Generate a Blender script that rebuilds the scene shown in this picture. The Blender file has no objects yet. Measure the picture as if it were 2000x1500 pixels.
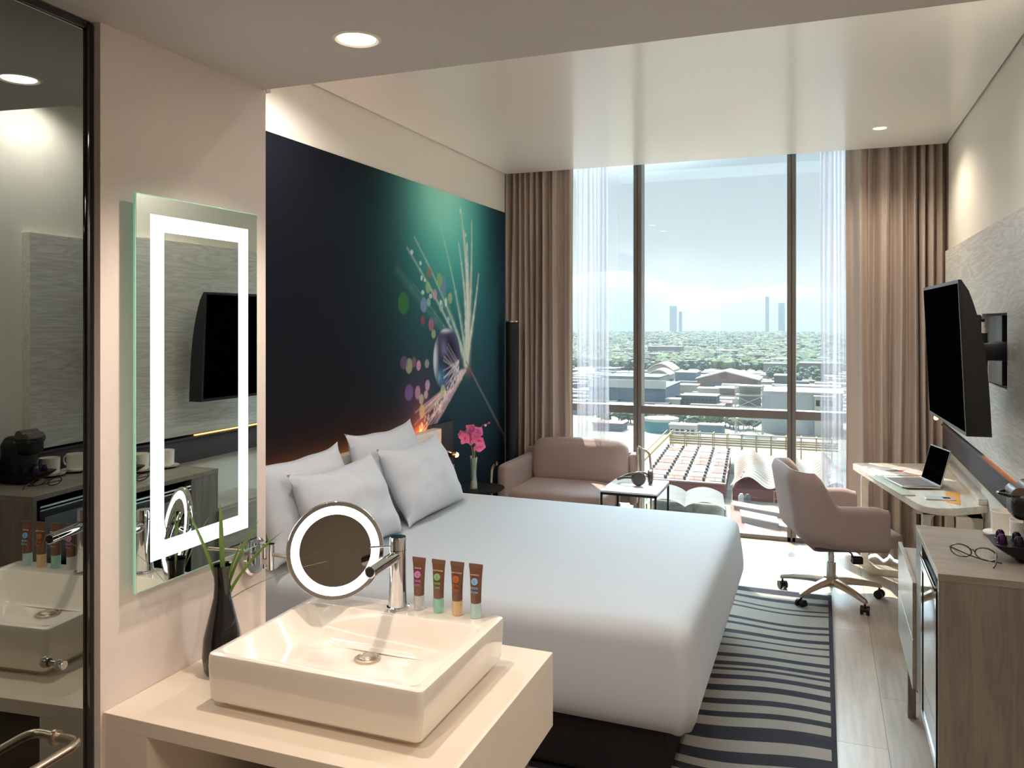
import bpy, bmesh, math, random
import numpy as np
from mathutils import Vector, Matrix, noise as mnoise
PI = math.pi
sc = bpy.context.scene
COL = sc.collection
random.seed(7)

# ------------------------------------------------------------------ camera
EYE = 1.65
FPX = 1580.0
YAW = math.atan2(605.0, FPX)
cd = bpy.data.cameras.new('camera')
cd.sensor_fit = 'HORIZONTAL'; cd.sensor_width = 36.0
cd.lens = 36.0 * FPX / 2000.0
cd.shift_y = -(750.0 - 628.0) / 2000.0
cd.clip_start = 0.02; cd.clip_end = 40000
cam = bpy.data.objects.new('camera', cd); COL.objects.link(cam)
cam.location = (0, 0, EYE); cam.rotation_euler = (PI / 2, 0, YAW)
sc.camera = cam

# ------------------------------------------------------------------ light, exposure
SKY_LOW = 0.44       # radiance of the hazy sky near the horizon
SKY_HIGH = 1.2       # radiance of the sky high up
SKY_GLOW = 14.0      # bright sky lobe above the view, added to light the room
GLOWDIR = Vector((-0.20, 0.76, 0.66)).normalized()
SUN_E = 7.0
SPOT_BATH = 23.0
HAZE = 0.0007
CITY = 0.50            # darkens all city colours to hold down the outdoor brightness
SUNDIR = Vector((-0.2635, 0.39, 0.882)).normalized()
sc.view_settings.view_transform = 'Standard'
sc.view_settings.look = 'None'
sc.view_settings.gamma = 1.0
sc.view_settings.use_curve_mapping = False
sc.view_settings.exposure = 0.62
sc.render.film_transparent = False
cy = sc.cycles
cy.use_denoising = True
try: cy.denoiser = 'OPENIMAGEDENOISE'
except Exception: pass
cy.max_bounces = 10; cy.diffuse_bounces = 5; cy.glossy_bounces = 5
cy.transmission_bounces = 6; cy.transparent_max_bounces = 12
cy.volume_bounces = 0
cy.sample_clamp_indirect = 6.0
cy.caustics_reflective = False; cy.caustics_refractive = False

w = bpy.data.worlds.new('sky'); sc.world = w; w.use_nodes = True
nt = w.node_tree; nt.nodes.clear()
wo = nt.nodes.new('ShaderNodeOutputWorld'); bg = nt.nodes.new('ShaderNodeBackground')
tc = nt.nodes.new('ShaderNodeTexCoord'); sx = nt.nodes.new('ShaderNodeSeparateXYZ')
nt.links.new(tc.outputs['Generated'], sx.inputs[0])
rc = nt.nodes.new('ShaderNodeValToRGB'); nt.links.new(sx.outputs['Z'], rc.inputs[0])
cr = rc.color_ramp
cr.elements[0].position = 0.0; cr.elements[0].color = (0.90, 0.95, 0.98, 1)
cr.elements[1].position = 0.9; cr.elements[1].color = (0.62, 0.85, 1.0, 1)
e = cr.elements.new(0.22); e.color = (0.72, 0.88, 0.98, 1)
mr = nt.nodes.new('ShaderNodeMapRange'); mr.interpolation_type = 'SMOOTHSTEP'
mr.inputs['From Min'].default_value = 0.2; mr.inputs['From Max'].default_value = 0.62
mr.inputs['To Min'].default_value = SKY_LOW; mr.inputs['To Max'].default_value = SKY_HIGH
nt.links.new(sx.outputs['Z'], mr.inputs['Value'])
vd = nt.nodes.new('ShaderNodeVectorMath'); vd.operation = 'DOT_PRODUCT'; vd.inputs[1].default_value = GLOWDIR
nt.links.new(tc.outputs['Generated'], vd.inputs[0])
mg = nt.nodes.new('ShaderNodeMapRange'); mg.interpolation_type = 'SMOOTHSTEP'
mg.inputs['From Min'].default_value = 0.86; mg.inputs['From Max'].default_value = 0.97; mg.inputs['To Min'].default_value = 0.0; mg.inputs['To Max'].default_value = SKY_GLOW
nt.links.new(vd.outputs['Value'], mg.inputs['Value'])
sa = nt.nodes.new('ShaderNodeMath'); sa.operation = 'ADD'; nt.links.new(mr.outputs[0], sa.inputs[0]); nt.links.new(mg.outputs[0], sa.inputs[1])
nt.links.new(rc.outputs[0], bg.inputs['Color']); nt.links.new(sa.outputs[0], bg.inputs['Strength'])
nt.links.new(bg.outputs[0], wo.inputs[0])

sl = bpy.data.lights.new('sun', 'SUN'); sl.energy = SUN_E; sl.angle = math.radians(0.6); sl.color = (1.0, 0.93, 0.82)
sun = bpy.data.objects.new('sun', sl); COL.objects.link(sun)
sun.rotation_euler = SUNDIR.to_track_quat('Z', 'Y').to_euler(); sun.location = (-20, 30, 60)

# ------------------------------------------------------------------ materials
def lin(h):
    h = h.lstrip('#'); o = []
    for i in (0, 2, 4):
        c = int(h[i:i + 2], 16) / 255.0
        o.append(c / 12.92 if c <= 0.04045 else ((c + 0.055) / 1.055) ** 2.4)
    return tuple(o) + (1.0,)
MATS = {}
def mat(name, col='#808080', rough=0.6, metal=0.0, spec=0.5, emis=None, es=0.0, coat=0.0, coat_r=0.1,
        var=0.0, vscale=8.0, bump=0.0, bscale=200.0, stretch=(1, 1, 1), sheen=0.0, alpha=None, trans=0.0, ior=1.45):
    if name in MATS: return MATS[name]
    m = bpy.data.materials.new(name); m.use_nodes = True; MATS[name] = m
    n = m.node_tree.nodes; l = m.node_tree.links; p = n['Principled BSDF']
    c = lin(col) if isinstance(col, str) else col
    p.inputs['Base Color'].default_value = c
    p.inputs['Roughness'].default_value = rough; p.inputs['Metallic'].default_value = metal
    p.inputs['Specular IOR Level'].default_value = spec; p.inputs['IOR'].default_value = ior
    p.inputs['Coat Weight'].default_value = coat; p.inputs['Coat Roughness'].default_value = coat_r
    p.inputs['Sheen Weight'].default_value = sheen
    p.inputs['Transmission Weight'].default_value = trans
    if alpha is not None: p.inputs['Alpha'].default_value = alpha
    if emis:
        p.inputs['Emission Color'].default_value = lin(emis); p.inputs['Emission Strength'].default_value = es
    if var or bump:
        t = n.new('ShaderNodeTexCoord'); mp = n.new('ShaderNodeMapping'); mp.inputs['Scale'].default_value = stretch
        l.new(t.outputs['Object'], mp.inputs[0])
    if var:
        nz = n.new('ShaderNodeTexNoise'); nz.inputs['Scale'].default_value = vscale; nz.inputs['Detail'].default_value = 5
        l.new(mp.outputs[0], nz.inputs[0])
        mx = n.new('ShaderNodeMix'); mx.data_type = 'RGBA'; mx.blend_type = 'MIX'
        mx.inputs[6].default_value = tuple(v * (1 - var) for v in c[:3]) + (1,)
        mx.inputs[7].default_value = tuple(min(1, v * (1 + var)) for v in c[:3]) + (1,)
        l.new(nz.outputs[0], mx.inputs[0]); l.new(mx.outputs[2], p.inputs['Base Color'])
    if bump:
        nb = n.new('ShaderNodeTexNoise'); nb.inputs['Scale'].default_value = bscale; nb.inputs['Detail'].default_value = 3
        l.new(mp.outputs[0], nb.inputs[0])
        b = n.new('ShaderNodeBump'); b.inputs['Strength'].default_value = bump; b.inputs['Distance'].default_value = 0.003
        l.new(nb.outputs[0], b.inputs['Height']); l.new(b.outputs[0], p.inputs['Normal'])
    return m

def wood(name, c1, c2, rough=0.5, axis='Y', scale=1.0, coat=0.0, swirl=2.2):
    """oak-like grain running along an axis of the object"""
    if name in MATS: return MATS[name]
    m = bpy.data.materials.new(name); m.use_nodes = True; MATS[name] = m
    n = m.node_tree.nodes; l = m.node_tree.links; p = n['Principled BSDF']
    p.inputs['Roughness'].default_value = rough; p.inputs['Coat Weight'].default_value = coat; p.inputs['Coat Roughness'].default_value = 0.2
    t = n.new('ShaderNodeTexCoord'); mp = n.new('ShaderNodeMapping')
    s = {'X': (1.2, 14, 14), 'Y': (14, 1.2, 14), 'Z': (14, 14, 1.2)}[axis]
    mp.inputs['Scale'].default_value = tuple(v * scale for v in s)
    l.new(t.outputs['Object'], mp.inputs[0])
    n1 = n.new('ShaderNodeTexNoise'); n1.inputs['Scale'].default_value = 0.55; n1.inputs['Detail'].default_value = 3; n1.inputs['Distortion'].default_value = 0.6
    l.new(mp.outputs[0], n1.inputs[0])
    ma = n.new('ShaderNodeMath'); ma.operation = 'MULTIPLY'; ma.inputs[1].default_value = 14.0 * swirl; l.new(n1.outputs[0], ma.inputs[0])
    si = n.new('ShaderNodeMath'); si.operation = 'SINE'; l.new(ma.outputs[0], si.inputs[0])
    n2 = n.new('ShaderNodeTexNoise'); n2.inputs['Scale'].default_value = 6; n2.inputs['Detail'].default_value = 6; l.new(mp.outputs[0], n2.inputs[0])
    ad = n.new('ShaderNodeMath'); ad.operation = 'MULTIPLY_ADD'; ad.inputs[1].default_value = 0.22; l.new(si.outputs[0], ad.inputs[0]); l.new(n2.outputs[0], ad.inputs[2])
    mx = n.new('ShaderNodeMix'); mx.data_type = 'RGBA'; mx.inputs[6].default_value = lin(c1); mx.inputs[7].default_value = lin(c2)
    l.new(ad.outputs[0], mx.inputs[0]); l.new(mx.outputs[2], p.inputs['Base Color'])
    return m

def mixmat(name, fac, kind_a, kind_b, col_a=(1, 1, 1, 1), col_b=(1, 1, 1, 1), rough=0.0):
    if name in MATS: return MATS[name]
    m = bpy.data.materials.new(name); m.use_nodes = True; MATS[name] = m
    n = m.node_tree.nodes; l = m.node_tree.links; n.clear()
    o = n.new('ShaderNodeOutputMaterial'); mx = n.new('ShaderNodeMixShader'); mx.inputs[0].default_value = fac
    a = n.new(kind_a); b = n.new(kind_b); a.inputs[0].default_value = col_a; b.inputs[0].default_value = col_b
    if 'Roughness' in b.inputs: b.inputs['Roughness'].default_value = rough
    l.new(a.outputs[0], mx.inputs[1]); l.new(b.outputs[0], mx.inputs[2]); l.new(mx.outputs[0], o.inputs[0])
    return m

# ------------------------------------------------------------------ object helpers
MW = {}
def thing(name, label, cat, loc=(0, 0, 0), rz=0.0, group=None, parent=None):
    o = bpy.data.objects.new(name, None); COL.objects.link(o); o.empty_display_size = 0.05
    o.location = loc; o.rotation_euler = (0, 0, rz)
    MW[o] = Matrix.Translation(loc) @ Matrix.Rotation(rz, 4, 'Z')
    o['label'] = label; o['category'] = cat
    if group: o['group'] = group
    return o
def finish(bm, name, mats, smooth, angle):
    bmesh.ops.recalc_face_normals(bm, faces=bm.faces)
    me = bpy.data.meshes.new(name); bm.to_mesh(me); bm.free()
    for m in (mats if isinstance(mats, (list, tuple)) else [mats]): me.materials.append(m)
    if smooth:
        me.polygons.foreach_set('use_smooth', [True] * len(me.polygons))
        try: me.set_sharp_from_angle(angle=math.radians(angle))
        except Exception: pass
    return me
def obj(name, bm, mats, parent=None, local=False, smooth=True, angle=35, label=None):
    """a mesh object; vertices are given in room coordinates unless local"""
    if parent is not None:
        if not local: bm.transform(MW[parent].inverted())
        me = finish(bm, name, mats, smooth, angle)
        o = bpy.data.objects.new(name, me); COL.objects.link(o); o.parent = parent; MW[o] = MW[parent].copy()
    else:
        xs = [v.co.x for v in bm.verts]; ys = [v.co.y for v in bm.verts]; zs = [v.co.z for v in bm.verts]
        c = Vector(((min(xs) + max(xs)) / 2, (min(ys) + max(ys)) / 2, min(zs)))
        bm.transform(Matrix.Translation(-c)); me = finish(bm, name, mats, smooth, angle)
        o = bpy.data.objects.new(name, me); COL.objects.link(o); o.location = c; MW[o] = Matrix.Translation(c)
    if label: o['label'] = label
    return o
def tag(o, label, cat, group=None, kind=None):
    o['label'] = label; o['category'] = cat
    if group: o['group'] = group
    if kind: o['kind'] = kind
    return o
def struct(name, bm, m, label=None, smooth=False):
    o = obj(name, bm, m, smooth=smooth); o['kind'] = 'structure'
    if label: o['label'] = label
    return o
def dup(o, loc=None, label=None, rz=None):
    def cp(a, par):
        c = a.copy(); COL.objects.link(c); c.parent = par; MW[c] = MW[a]
        for ch in a.children: cp(ch, c)
        return c
    r = cp(o, None)
    if loc is not None: r.location = loc
    if rz is not None: r.rotation_euler = (0, 0, rz)
    if label: r['label'] = label
    return r

def NB(): return bmesh.new()
def box(bm, x0, x1, y0, y1, z0, z1, bev=0.0, seg=2, mi=0):
    r = bmesh.ops.create_cube(bm, size=1.0); vs = r['verts']
    for v in vs:
        v.co = Vector((x0 + (x1 - x0) * (v.co.x + .5), y0 + (y1 - y0) * (v.co.y + .5), z0 + (z1 - z0) * (v.co.z + .5)))
    fs = list({f for v in vs for f in v.link_faces})
    for f in fs: f.material_index = mi
    if bev > 0:
        es = list({e for v in vs for e in v.link_edges})
        rr = bmesh.ops.bevel(bm, geom=es, offset=bev, segments=seg, profile=0.5, affect='EDGES')
        for f in rr['faces']: f.material_index = mi
    return vs
def BX(*a, **k):
    bm = NB(); box(bm, *a, **k); return bm
def loft(bm, rings, cap=True, closed=True, mi=0, wrap=False):
    R = [[bm.verts.new(p) for p in r] for r in rings]
    n = len(R[0]); fs = []
    m = len(R)
    for i in range(m if wrap else m - 1):
        a, b = R[i], R[(i + 1) % m]
        for j in range(n if closed else n - 1):
            k = (j + 1) % n
            try: fs.append(bm.faces.new((a[j], a[k], b[k], b[j])))
            except ValueError: pass
    if cap and closed and not wrap:
        for r in (R[0], R[-1]):
            try: fs.append(bm.faces.new(r))
            except ValueError: pass
    for f in fs: f.material_index = mi
    return R
def frame(d):
    d = d.normalized(); up = Vector((0, 0, 1)) if abs(d.z) < 0.95 else Vector((1, 0, 0))
    a = d.cross(up).normalized(); return a, a.cross(d).normalized()
def cyl(bm, p0, p1, r0, r1=None, n=20, mi=0):
    p0, p1 = Vector(p0), Vector(p1); r1 = r0 if r1 is None else r1
    a, b = frame(p1 - p0)
    loft(bm, [[p + (a * math.cos(t) + b * math.sin(t)) * r for t in [2 * PI * i / n for i in range(n)]] for p, r in ((p0, r0), (p1, r1))], mi=mi)
def CY(*a, **k):
    bm = NB(); cyl(bm, *a, **k); return bm
def lathe(bm, prof, c=(0, 0, 0), n=32, axis='Z', mi=0, cap=True):
    rings = []
    for r, h in prof:
        ring = []
        for i in range(n):
            t = 2 * PI * i / n; x, y = r * math.cos(t), r * math.sin(t)
            p = {'Z': (x, y, h), 'X': (h, x, y), 'Y': (x, h, y)}[axis]
            ring.append((c[0] + p[0], c[1] + p[1], c[2] + p[2]))
        rings.append(ring)
    loft(bm, rings, mi=mi, cap=cap)
def tube(bm, pts, r, n=12, closed=False, mi=0, sub=0):
    pts = [Vector(p) for p in pts]
    if sub:
        q = []
        N = len(pts)
        for i in range(N if closed else N - 1):
            p0 = pts[(i - 1) % N] if (closed or i) else pts[0]; p1 = pts[i]; p2 = pts[(i + 1) % N]
            p3 = pts[(i + 2) % N] if (closed or i + 2 < N) else pts[-1]
            for k in range(sub):
                t = k / sub
                q.append(0.5 * ((2 * p1) + (p2 - p0) * t + (2 * p0 - 5 * p1 + 4 * p2 - p3) * t * t + (3 * p1 - p0 - 3 * p2 + p3) * t ** 3))
        if not closed: q.append(pts[-1])
        pts = q
    rings = []; N = len(pts); a = None
    for i, p in enumerate(pts):
        if closed: d = pts[(i + 1) % N] - pts[i - 1]
        else: d = pts[min(i + 1, N - 1)] - pts[max(i - 1, 0)]
        d.normalize()
        if a is None: a, b = frame(d)
        else:
            a = (a - d * a.dot(d)).normalized(); b = d.cross(a).normalized() * 1
        rr = r[i * (len(r) - 1) // max(1, N - 1)] if isinstance(r, (list, tuple)) else r
        rings.append([p + (a * math.cos(2 * PI * j / n) + d.cross(a) * math.sin(2 * PI * j / n)) * rr for j in range(n)])
    loft(bm, rings, wrap=closed, mi=mi)
def prism(bm, poly, z0, z1, mi=0, bev=0.0):
    a = [bm.verts.new((p[0], p[1], z0)) for p in poly]; b = [bm.verts.new((p[0], p[1], z1)) for p in poly]
    n = len(poly); fs = [bm.faces.new(a[::-1]), bm.faces.new(b)]
    for i in range(n): fs.append(bm.faces.new((a[i], a[(i + 1) % n], b[(i + 1) % n], b[i])))
    for f in fs: f.material_index = mi
    if bev:
        es = [e for f in fs[:2] for e in f.edges]
        bmesh.ops.bevel(bm, geom=list(set(es)), offset=bev, segments=3, profile=0.5, affect='EDGES')
def rrect(x0, x1, y0, y1, r, n=6):
    pts = []
    for cx, cy_, a0 in ((x1 - r, y1 - r, 0), (x0 + r, y1 - r, PI / 2), (x0 + r, y0 + r, PI), (x1 - r, y0 + r, 1.5 * PI)):
        for i in range(n + 1):
            t = a0 + PI / 2 * i / n; pts.append((cx + r * math.cos(t), cy_ + r * math.sin(t)))
    return pts
def round_poly(P, rs, n=8):
    out = []
    N = len(P)
    for i in range(N):
        p = Vector(P[i]); a = Vector(P[i - 1]); b = Vector(P[(i + 1) % N]); r = rs[i]
        if r <= 0: out.append(tuple(p)); continue
        da = (a - p).normalized(); db = (b - p).normalized()
        for k in range(n + 1):
            t = k / n; q0 = p + da * r; q1 = p + db * r
            out.append(tuple((1 - t) ** 2 * q0 + 2 * t * (1 - t) * p + t * t * q1))
    return out
def text_bm(s, size, mtx, depth=0.0004):
    cu = bpy.data.curves.new('txt', 'FONT'); cu.body = s; cu.size = size; cu.extrude = depth; cu.align_x = 'CENTER'
    to = bpy.data.objects.new('txt', cu); COL.objects.link(to)
    dg = bpy.context.evaluated_depsgraph_get(); me = bpy.data.meshes.new_from_object(to.evaluated_get(dg))
    bm = NB(); bm.from_mesh(me); bm.transform(mtx)
    bpy.data.objects.remove(to); bpy.data.meshes.remove(me); bpy.data.curves.remove(cu)
    return bm
def merge(bm, other):
    me = bpy.data.meshes.new('tmp'); other.to_mesh(me); other.free(); bm.from_mesh(me); bpy.data.meshes.remove(me)

# ------------------------------------------------------------------ shared materials
M_wallpaper = mat('wallpaper', '#ebe4d8', 0.75, var=0.05, vscale=60, stretch=(1, 1, 0.03), bump=0.25, bscale=160)
M_bathwall = mat('bath_paint', '#e0d5cf', 0.7, var=0.03, vscale=90, bump=0.12, bscale=260)
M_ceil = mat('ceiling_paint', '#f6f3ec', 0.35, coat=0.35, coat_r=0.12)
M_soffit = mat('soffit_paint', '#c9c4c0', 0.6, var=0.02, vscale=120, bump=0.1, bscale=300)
M_dark = mat('black_void', '#0b0b0c', 0.7)
M_black = mat('black_plastic', '#0c0c0e', 0.38)
M_blackg = mat('black_gloss', '#08080a', 0.08, coat=0.6, coat_r=0.03)
M_chrome = mat('chrome', '#d8d8da', 0.07, metal=1.0)
M_steel = mat('brushed_metal', '#c4b6a4', 0.28, metal=1.0)
M_white = mat('white_ceramic', '#ece4d8', 0.12, coat=0.6, coat_r=0.04)
M_solid = mat('white_solid_surface', '#e9dccb', 0.3, coat=0.25, coat_r=0.12)
M_duvet = mat('white_cotton', '#b9bfc4', 0.85, bump=0.10, bscale=25, sheen=0.15)
M_pillow = mat('pillow_cotton', '#cdd1d8', 0.85, bump=0.16, bscale=14, sheen=0.15)
M_bedbase = mat('bed_base_fabric', '#1d1c20', 0.9, bump=0.5, bscale=500, var=0.25, vscale=300)
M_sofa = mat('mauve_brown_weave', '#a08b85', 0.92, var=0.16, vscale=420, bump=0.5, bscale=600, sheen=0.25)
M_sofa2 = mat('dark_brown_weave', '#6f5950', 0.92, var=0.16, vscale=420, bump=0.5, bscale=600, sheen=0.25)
M_curtain = mat('taupe_curtain', '#c2b1a6', 0.9, var=0.10, vscale=260, bump=0.25, bscale=400, sheen=0.15)
M_oak = wood('pale_oak', '#d6cab9', '#efe7d9', 0.4, 'Y', 1.0, coat=0.2)
M_panel = wood('wall_panel_oak', '#c6bfb4', '#eeeae2', 0.45, 'Y', 1.3, coat=0.1, swirl=6.0)
M_veneer = wood('grey_brown_veneer', '#665e55', '#857b70', 0.5, 'Z', 1.6, coat=0.1)
M_venh = wood('grey_brown_veneer_top', '#75695d', '#8f8376', 0.42, 'X', 1.2, coat=0.15)
M_band = mat('dark_grey_band', '#4c4549', 0.7, bump=0.2, bscale=400)
M_mirror = mat('mirror_silver', '#cfd8d2', 0.0, metal=1.0)
M_smoke = mat('smoked_mirror', (0.30, 0.325, 0.31, 1), 0.0, metal=1.0)
M_glassedge = mat('green_glass_edge', '#9fe0c6', 0.1, emis='#c8ffea', es=0.12)
M_led = mat('white_led', '#ffffff', 0.5, emis='#eafcff', es=2.4)
M_ring = mat('ring_led', '#ffffff', 0.5, emis='#f4f4ff', es=3.2)
M_lamp = mat('downlight_glow', '#ffffff', 0.5, emis='#fff0d6', es=9.0)
M_warm = mat('amber_lamp_glow', '#ffffff', 0.5, emis='#ffa03c', es=16.0)
M_frame = mat('window_aluminium', '#78716a', 0.45, metal=0.35)
M_glass = mixmat('window_glass', 0.04, 'ShaderNodeBsdfTransparent', 'ShaderNodeBsdfGlossy', (0.97, 0.99, 0.985, 1), (1, 1, 1, 1), 0.0)

# ------------------------------------------------------------------ room shell
XL, XR = -2.388, 0.789          # left and right wall
XM = -1.358                     # bathroom partition face
YS = 1.735                      # edge of the low ceiling
ZS, ZC = 2.253, 2.838           # low and main ceiling
YP, YW = 6.069, 6.40            # curtain pocket edge and window frame
ZT = 3.45

# floor: long oak boards running to the window
fm = bpy.data.materials.new('oak_boards'); fm.use_nodes = True
n = fm.node_tree.nodes; l = fm.node_tree.links; p = n['Principled BSDF']
t = n.new('ShaderNodeTexCoord'); mp = n.new('ShaderNodeMapping'); mp.inputs['Rotation'].default_value = (0, 0, PI / 2)
l.new(t.outputs['Object'], mp.inputs[0])
bk = n.new('ShaderNodeTexBrick'); bk.offset = 0.37; bk.inputs['Scale'].default_value = 1.0
bk.inputs['Brick Width'].default_value = 1.25; bk.inputs['Row Height'].default_value = 0.19
bk.inputs['Mortar Size'].default_value = 0.0012; bk.inputs['Mortar Smooth'].default_value = 0.3; bk.inputs['Bias'].default_value = 0.0
bk.inputs['Color1'].default_value = lin('#a39689'); bk.inputs['Color2'].default_value = lin('#b8ab9d'); bk.inputs['Mortar'].default_value = lin('#5a4a3e')
l.new(mp.outputs[0], bk.inputs[0])
mp2 = n.new('ShaderNodeMapping'); mp2.inputs['Scale'].default_value = (18, 1.3, 1); l.new(t.outputs['Object'], mp2.inputs[0])
nz = n.new('ShaderNodeTexNoise'); nz.inputs['Scale'].default_value = 2.5; nz.inputs['Detail'].default_value = 6; l.new(mp2.outputs[0], nz.inputs[0])
mx = n.new('ShaderNodeMix'); mx.data_type = 'RGBA'; mx.blend_type = 'OVERLAY'; mx.inputs[0].default_value = 0.35
l.new(bk.outputs[0], mx.inputs[6]); l.new(nz.outputs[0], mx.inputs[7]); l.new(mx.outputs[2], p.inputs['Base Color'])
p.inputs['Roughness'].default_value = 0.32; p.inputs['Coat Weight'].default_value = 0.3; p.inputs['Coat Roughness'].default_value = 0.25
struct('floor', BX(-2.9, 1.1, -2.2, 6.56, -0.12, 0.0), fm)

struct('wall_left', BX(XL - 0.2, XL, 1.745, 6.069, 0, ZT), M_wallpaper)
bm = BX(XR, XR + 0.2, -2.2, YP, 0, ZT); box(bm, XR + 0.045, XR + 0.2, YP, 6.56, 0, ZT)
struct('wall_right', bm, M_wallpaper)
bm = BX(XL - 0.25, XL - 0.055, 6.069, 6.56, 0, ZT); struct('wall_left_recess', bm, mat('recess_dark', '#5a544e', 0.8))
bm = BX(XL - 0.2, XM, 1.226, 1.745, 0, ZS + 0.6); struct('wall_partition', bm, M_bathwall)
struct('wall_side', BX(-1.72, -1.392, -2.2, 1.226, 0, ZS + 0.4), M_bathwall)
struct('wall_back', BX(-1.72, 1.0, -2.3, -2.2, 0, ZS + 0.4), M_wallpaper)
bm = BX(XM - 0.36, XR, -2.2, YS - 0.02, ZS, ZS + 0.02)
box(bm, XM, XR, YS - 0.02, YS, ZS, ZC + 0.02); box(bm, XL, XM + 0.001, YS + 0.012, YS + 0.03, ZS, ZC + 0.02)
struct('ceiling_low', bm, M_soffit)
bm = BX(XL + 0.012, XR - 0.012, YS, YP, ZC, ZC + 0.09)
struct('ceiling', bm, M_ceil)
struct('ceiling_void', BX(XL - 0.25, XR + 0.2, YS - 0.1, 6.56, ZT, ZT + 0.1), mat('void_paint', '#8d867c', 0.9))
struct('trim_reveal', BX(XL, XR, YS, YP - 0.03, ZC + 0.09, ZC + 0.11), M_dark)

# window: frame, mullions, transom, panes
bm = NB()
for a, b in ((XL - 0.06, XL + 0.02), (-1.41, -1.345), (-0.243, -0.181), (XR - 0.02, XR + 0.05)):
    m_ = (a + b) / 2
    box(bm, a, m_ - 0.0025, YW, YW + 0.13, 0, ZT, 0.003); box(bm, m_ + 0.0025, b, YW, YW + 0.13, 0, ZT, 0.003)
    box(bm, m_ - 0.003, m_ + 0.003, YW + 0.012, YW + 0.1, 0, ZT)
box(bm, XL, XR, YW + 0.01, YW + 0.12, 0.914, 0.978, 0.003)
box(bm, XL, XR, YW, YW + 0.13, 0.0, 0.035, 0.003); box(bm, XL, XR, YW, YW + 0.13, ZT - 0.06, ZT)
win = struct('window_1', bm, M_frame, 'brown-grey aluminium window frame')
win['label'] = 'full-height window with two mullions and one low transom'
gb = NB()
for a, b in ((XL + 0.02, -1.41), (-1.345, -0.243), (-0.181, XR - 0.02)):
    for c_, d_ in ((0.035, 0.914), (0.978, ZT - 0.06)):
        g = BX(a, b, YW + 0.06, YW + 0.072, c_, d_)
        obj('pane', g, M_glass, win, smooth=False)

# smoked mirror door on the left
t = thing('mirror_door', 'dark smoked mirror door in a thin black frame at the far left', 'mirror', (-1.385, 1.215, 0))
door = t
obj('glass', BX(-1.392, -1.378, -1.2, 1.208, 0.012, 2.236), M_smoke, t, smooth=False, label='dark smoked mirror glass')
bm = BX(-1.395, -1.372, 1.206, 1.224, 0.0, 2.25, 0.002); box(bm, -1.395, -1.372, -1.22, 1.206, 2.234, 2.25, 0.002)
box(bm, -1.395, -1.372, -1.22, 1.206, 0.0, 0.014); box(bm, -1.395, -1.372, -1.22, -1.2, 0.014, 2.234)
obj('door_frame', bm, M_blackg, t, label='thin black door frame')
bm = NB()
zb = 0.852; xo = -1.318
tube(bm, [(-1.376, 1.137, zb), (-1.345, 1.139, zb), (-1.325, 1.133, zb), (xo, 1.115, zb), (xo, 1.08, zb), (xo, 0.9, zb), (xo, 0.7, zb), (xo, 0.5, zb)], 0.0085, 16, sub=6)
cyl(bm, (-1.378, 1.137, zb), (-1.373, 1.137, zb), 0.014); cyl(bm, (-1.378, 0.5, zb), (xo, 0.5, zb), 0.0085)
obj('pull_handle', bm, M_steel, t, label='polished metal bar handle')
bm = NB(); cyl(bm, (-1.378, 1.131, 0.996), (-1.366, 1.131, 0.996), 0.005); lathe(bm, [(0.001, -1.368), (0.0085, -1.368), (0.0105, -1.362), (0.0105, -1.355), (0.008, -1.351), (0.001, -1.351)], (0, 1.131, 0.996), 20, 'X')
obj('knob', bm, M_chrome, t, label='small round chrome knob')

door.rotation_euler = (0, 0, 0.06)      # the door stands very slightly ajar

# ------------------------------------------------------------------ recessed ceiling lights, seen and added
def downlight(x, y, z, r, label, power, col=(1.0, 0.80, 0.60), blend=0.6, size=150, group=None):
    t = thing('downlight', label, 'ceiling light', (x, y, z), group=group)
    bm = NB(); lathe(bm, [(r, z - 0.001), (r + 0.006, z - 0.004), (r + 0.012, z - 0.001), (r + 0.012, z + 0.002), (r, z + 0.012), (r - .002, z + 0.012)], (x, y, 0), 40, cap=False)
    obj('trim_ring', bm, mat('light_trim', '#efe9dd', 0.4), t)
    bm = NB(); lathe(bm, [(0.0005, z - 0.0012), (r, z - 0.0012), (r, z + 0.004), (0.0005, z + 0.004)], (x, y, 0), 40)
    obj('lens', bm, M_lamp, t, label='glowing lens')
    ld = bpy.data.lights.new('downlight_bulb', 'SPOT'); ld.energy = power; ld.color = col; ld.spot_size = math.radians(size); ld.spot_blend = blend; ld.shadow_soft_size = 0.035
    lo = bpy.data.objects.new('downlight_bulb', ld); COL.objects.link(lo); lo.location = (0, 0, -0.02); lo.parent = t
    return t
WARM = (1.0, 0.82, 0.68)
downlight(-0.926, 1.493, ZS, 0.040, 'round recessed light in the low ceiling above the washbasin', SPOT_BATH, WARM, size=118)
downlight(0.333, 5.447, ZC, 0.036, 'round recessed light in the high ceiling near the right curtain', 20.0, (1.0, 0.85, 0.68))
for i, (x, y) in enumerate(((-1.95, 2.30), (-1.95, 3.0), (0.56, 2.3), (0.56, 3.2))):  # added fill lamps hidden above the low ceiling edge, brightening walls and bed
    downlight(x, y, ZC, 0.036, ('added unseen fill light in the high ceiling over the bathroom end of the headboard', 'added unseen fill light in the high ceiling over the pillows nearest the bathroom', 'added unseen fill light in the high ceiling before the minibar cabinet', 'added unseen fill light in the high ceiling over the minibar cabinet')[i], 23.0, (1.0, 0.94, 0.89), size=165)
downlight(0.25, 0.55, ZS, 0.040, 'added unseen fill light in the entrance ceiling', 14.0, (1.0, 0.82, 0.66))  # this and the next two: unseen lamps added to light the entrance end
downlight(-0.75, 0.35, ZS, 0.040, 'added unseen fill light in the entrance ceiling by the mirror door', 20.0, WARM)
downlight(-0.2, -1.2, ZS, 0.040, 'added unseen fill light in the ceiling at the entrance door', 12.0, (1.0, 0.82, 0.66))

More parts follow.
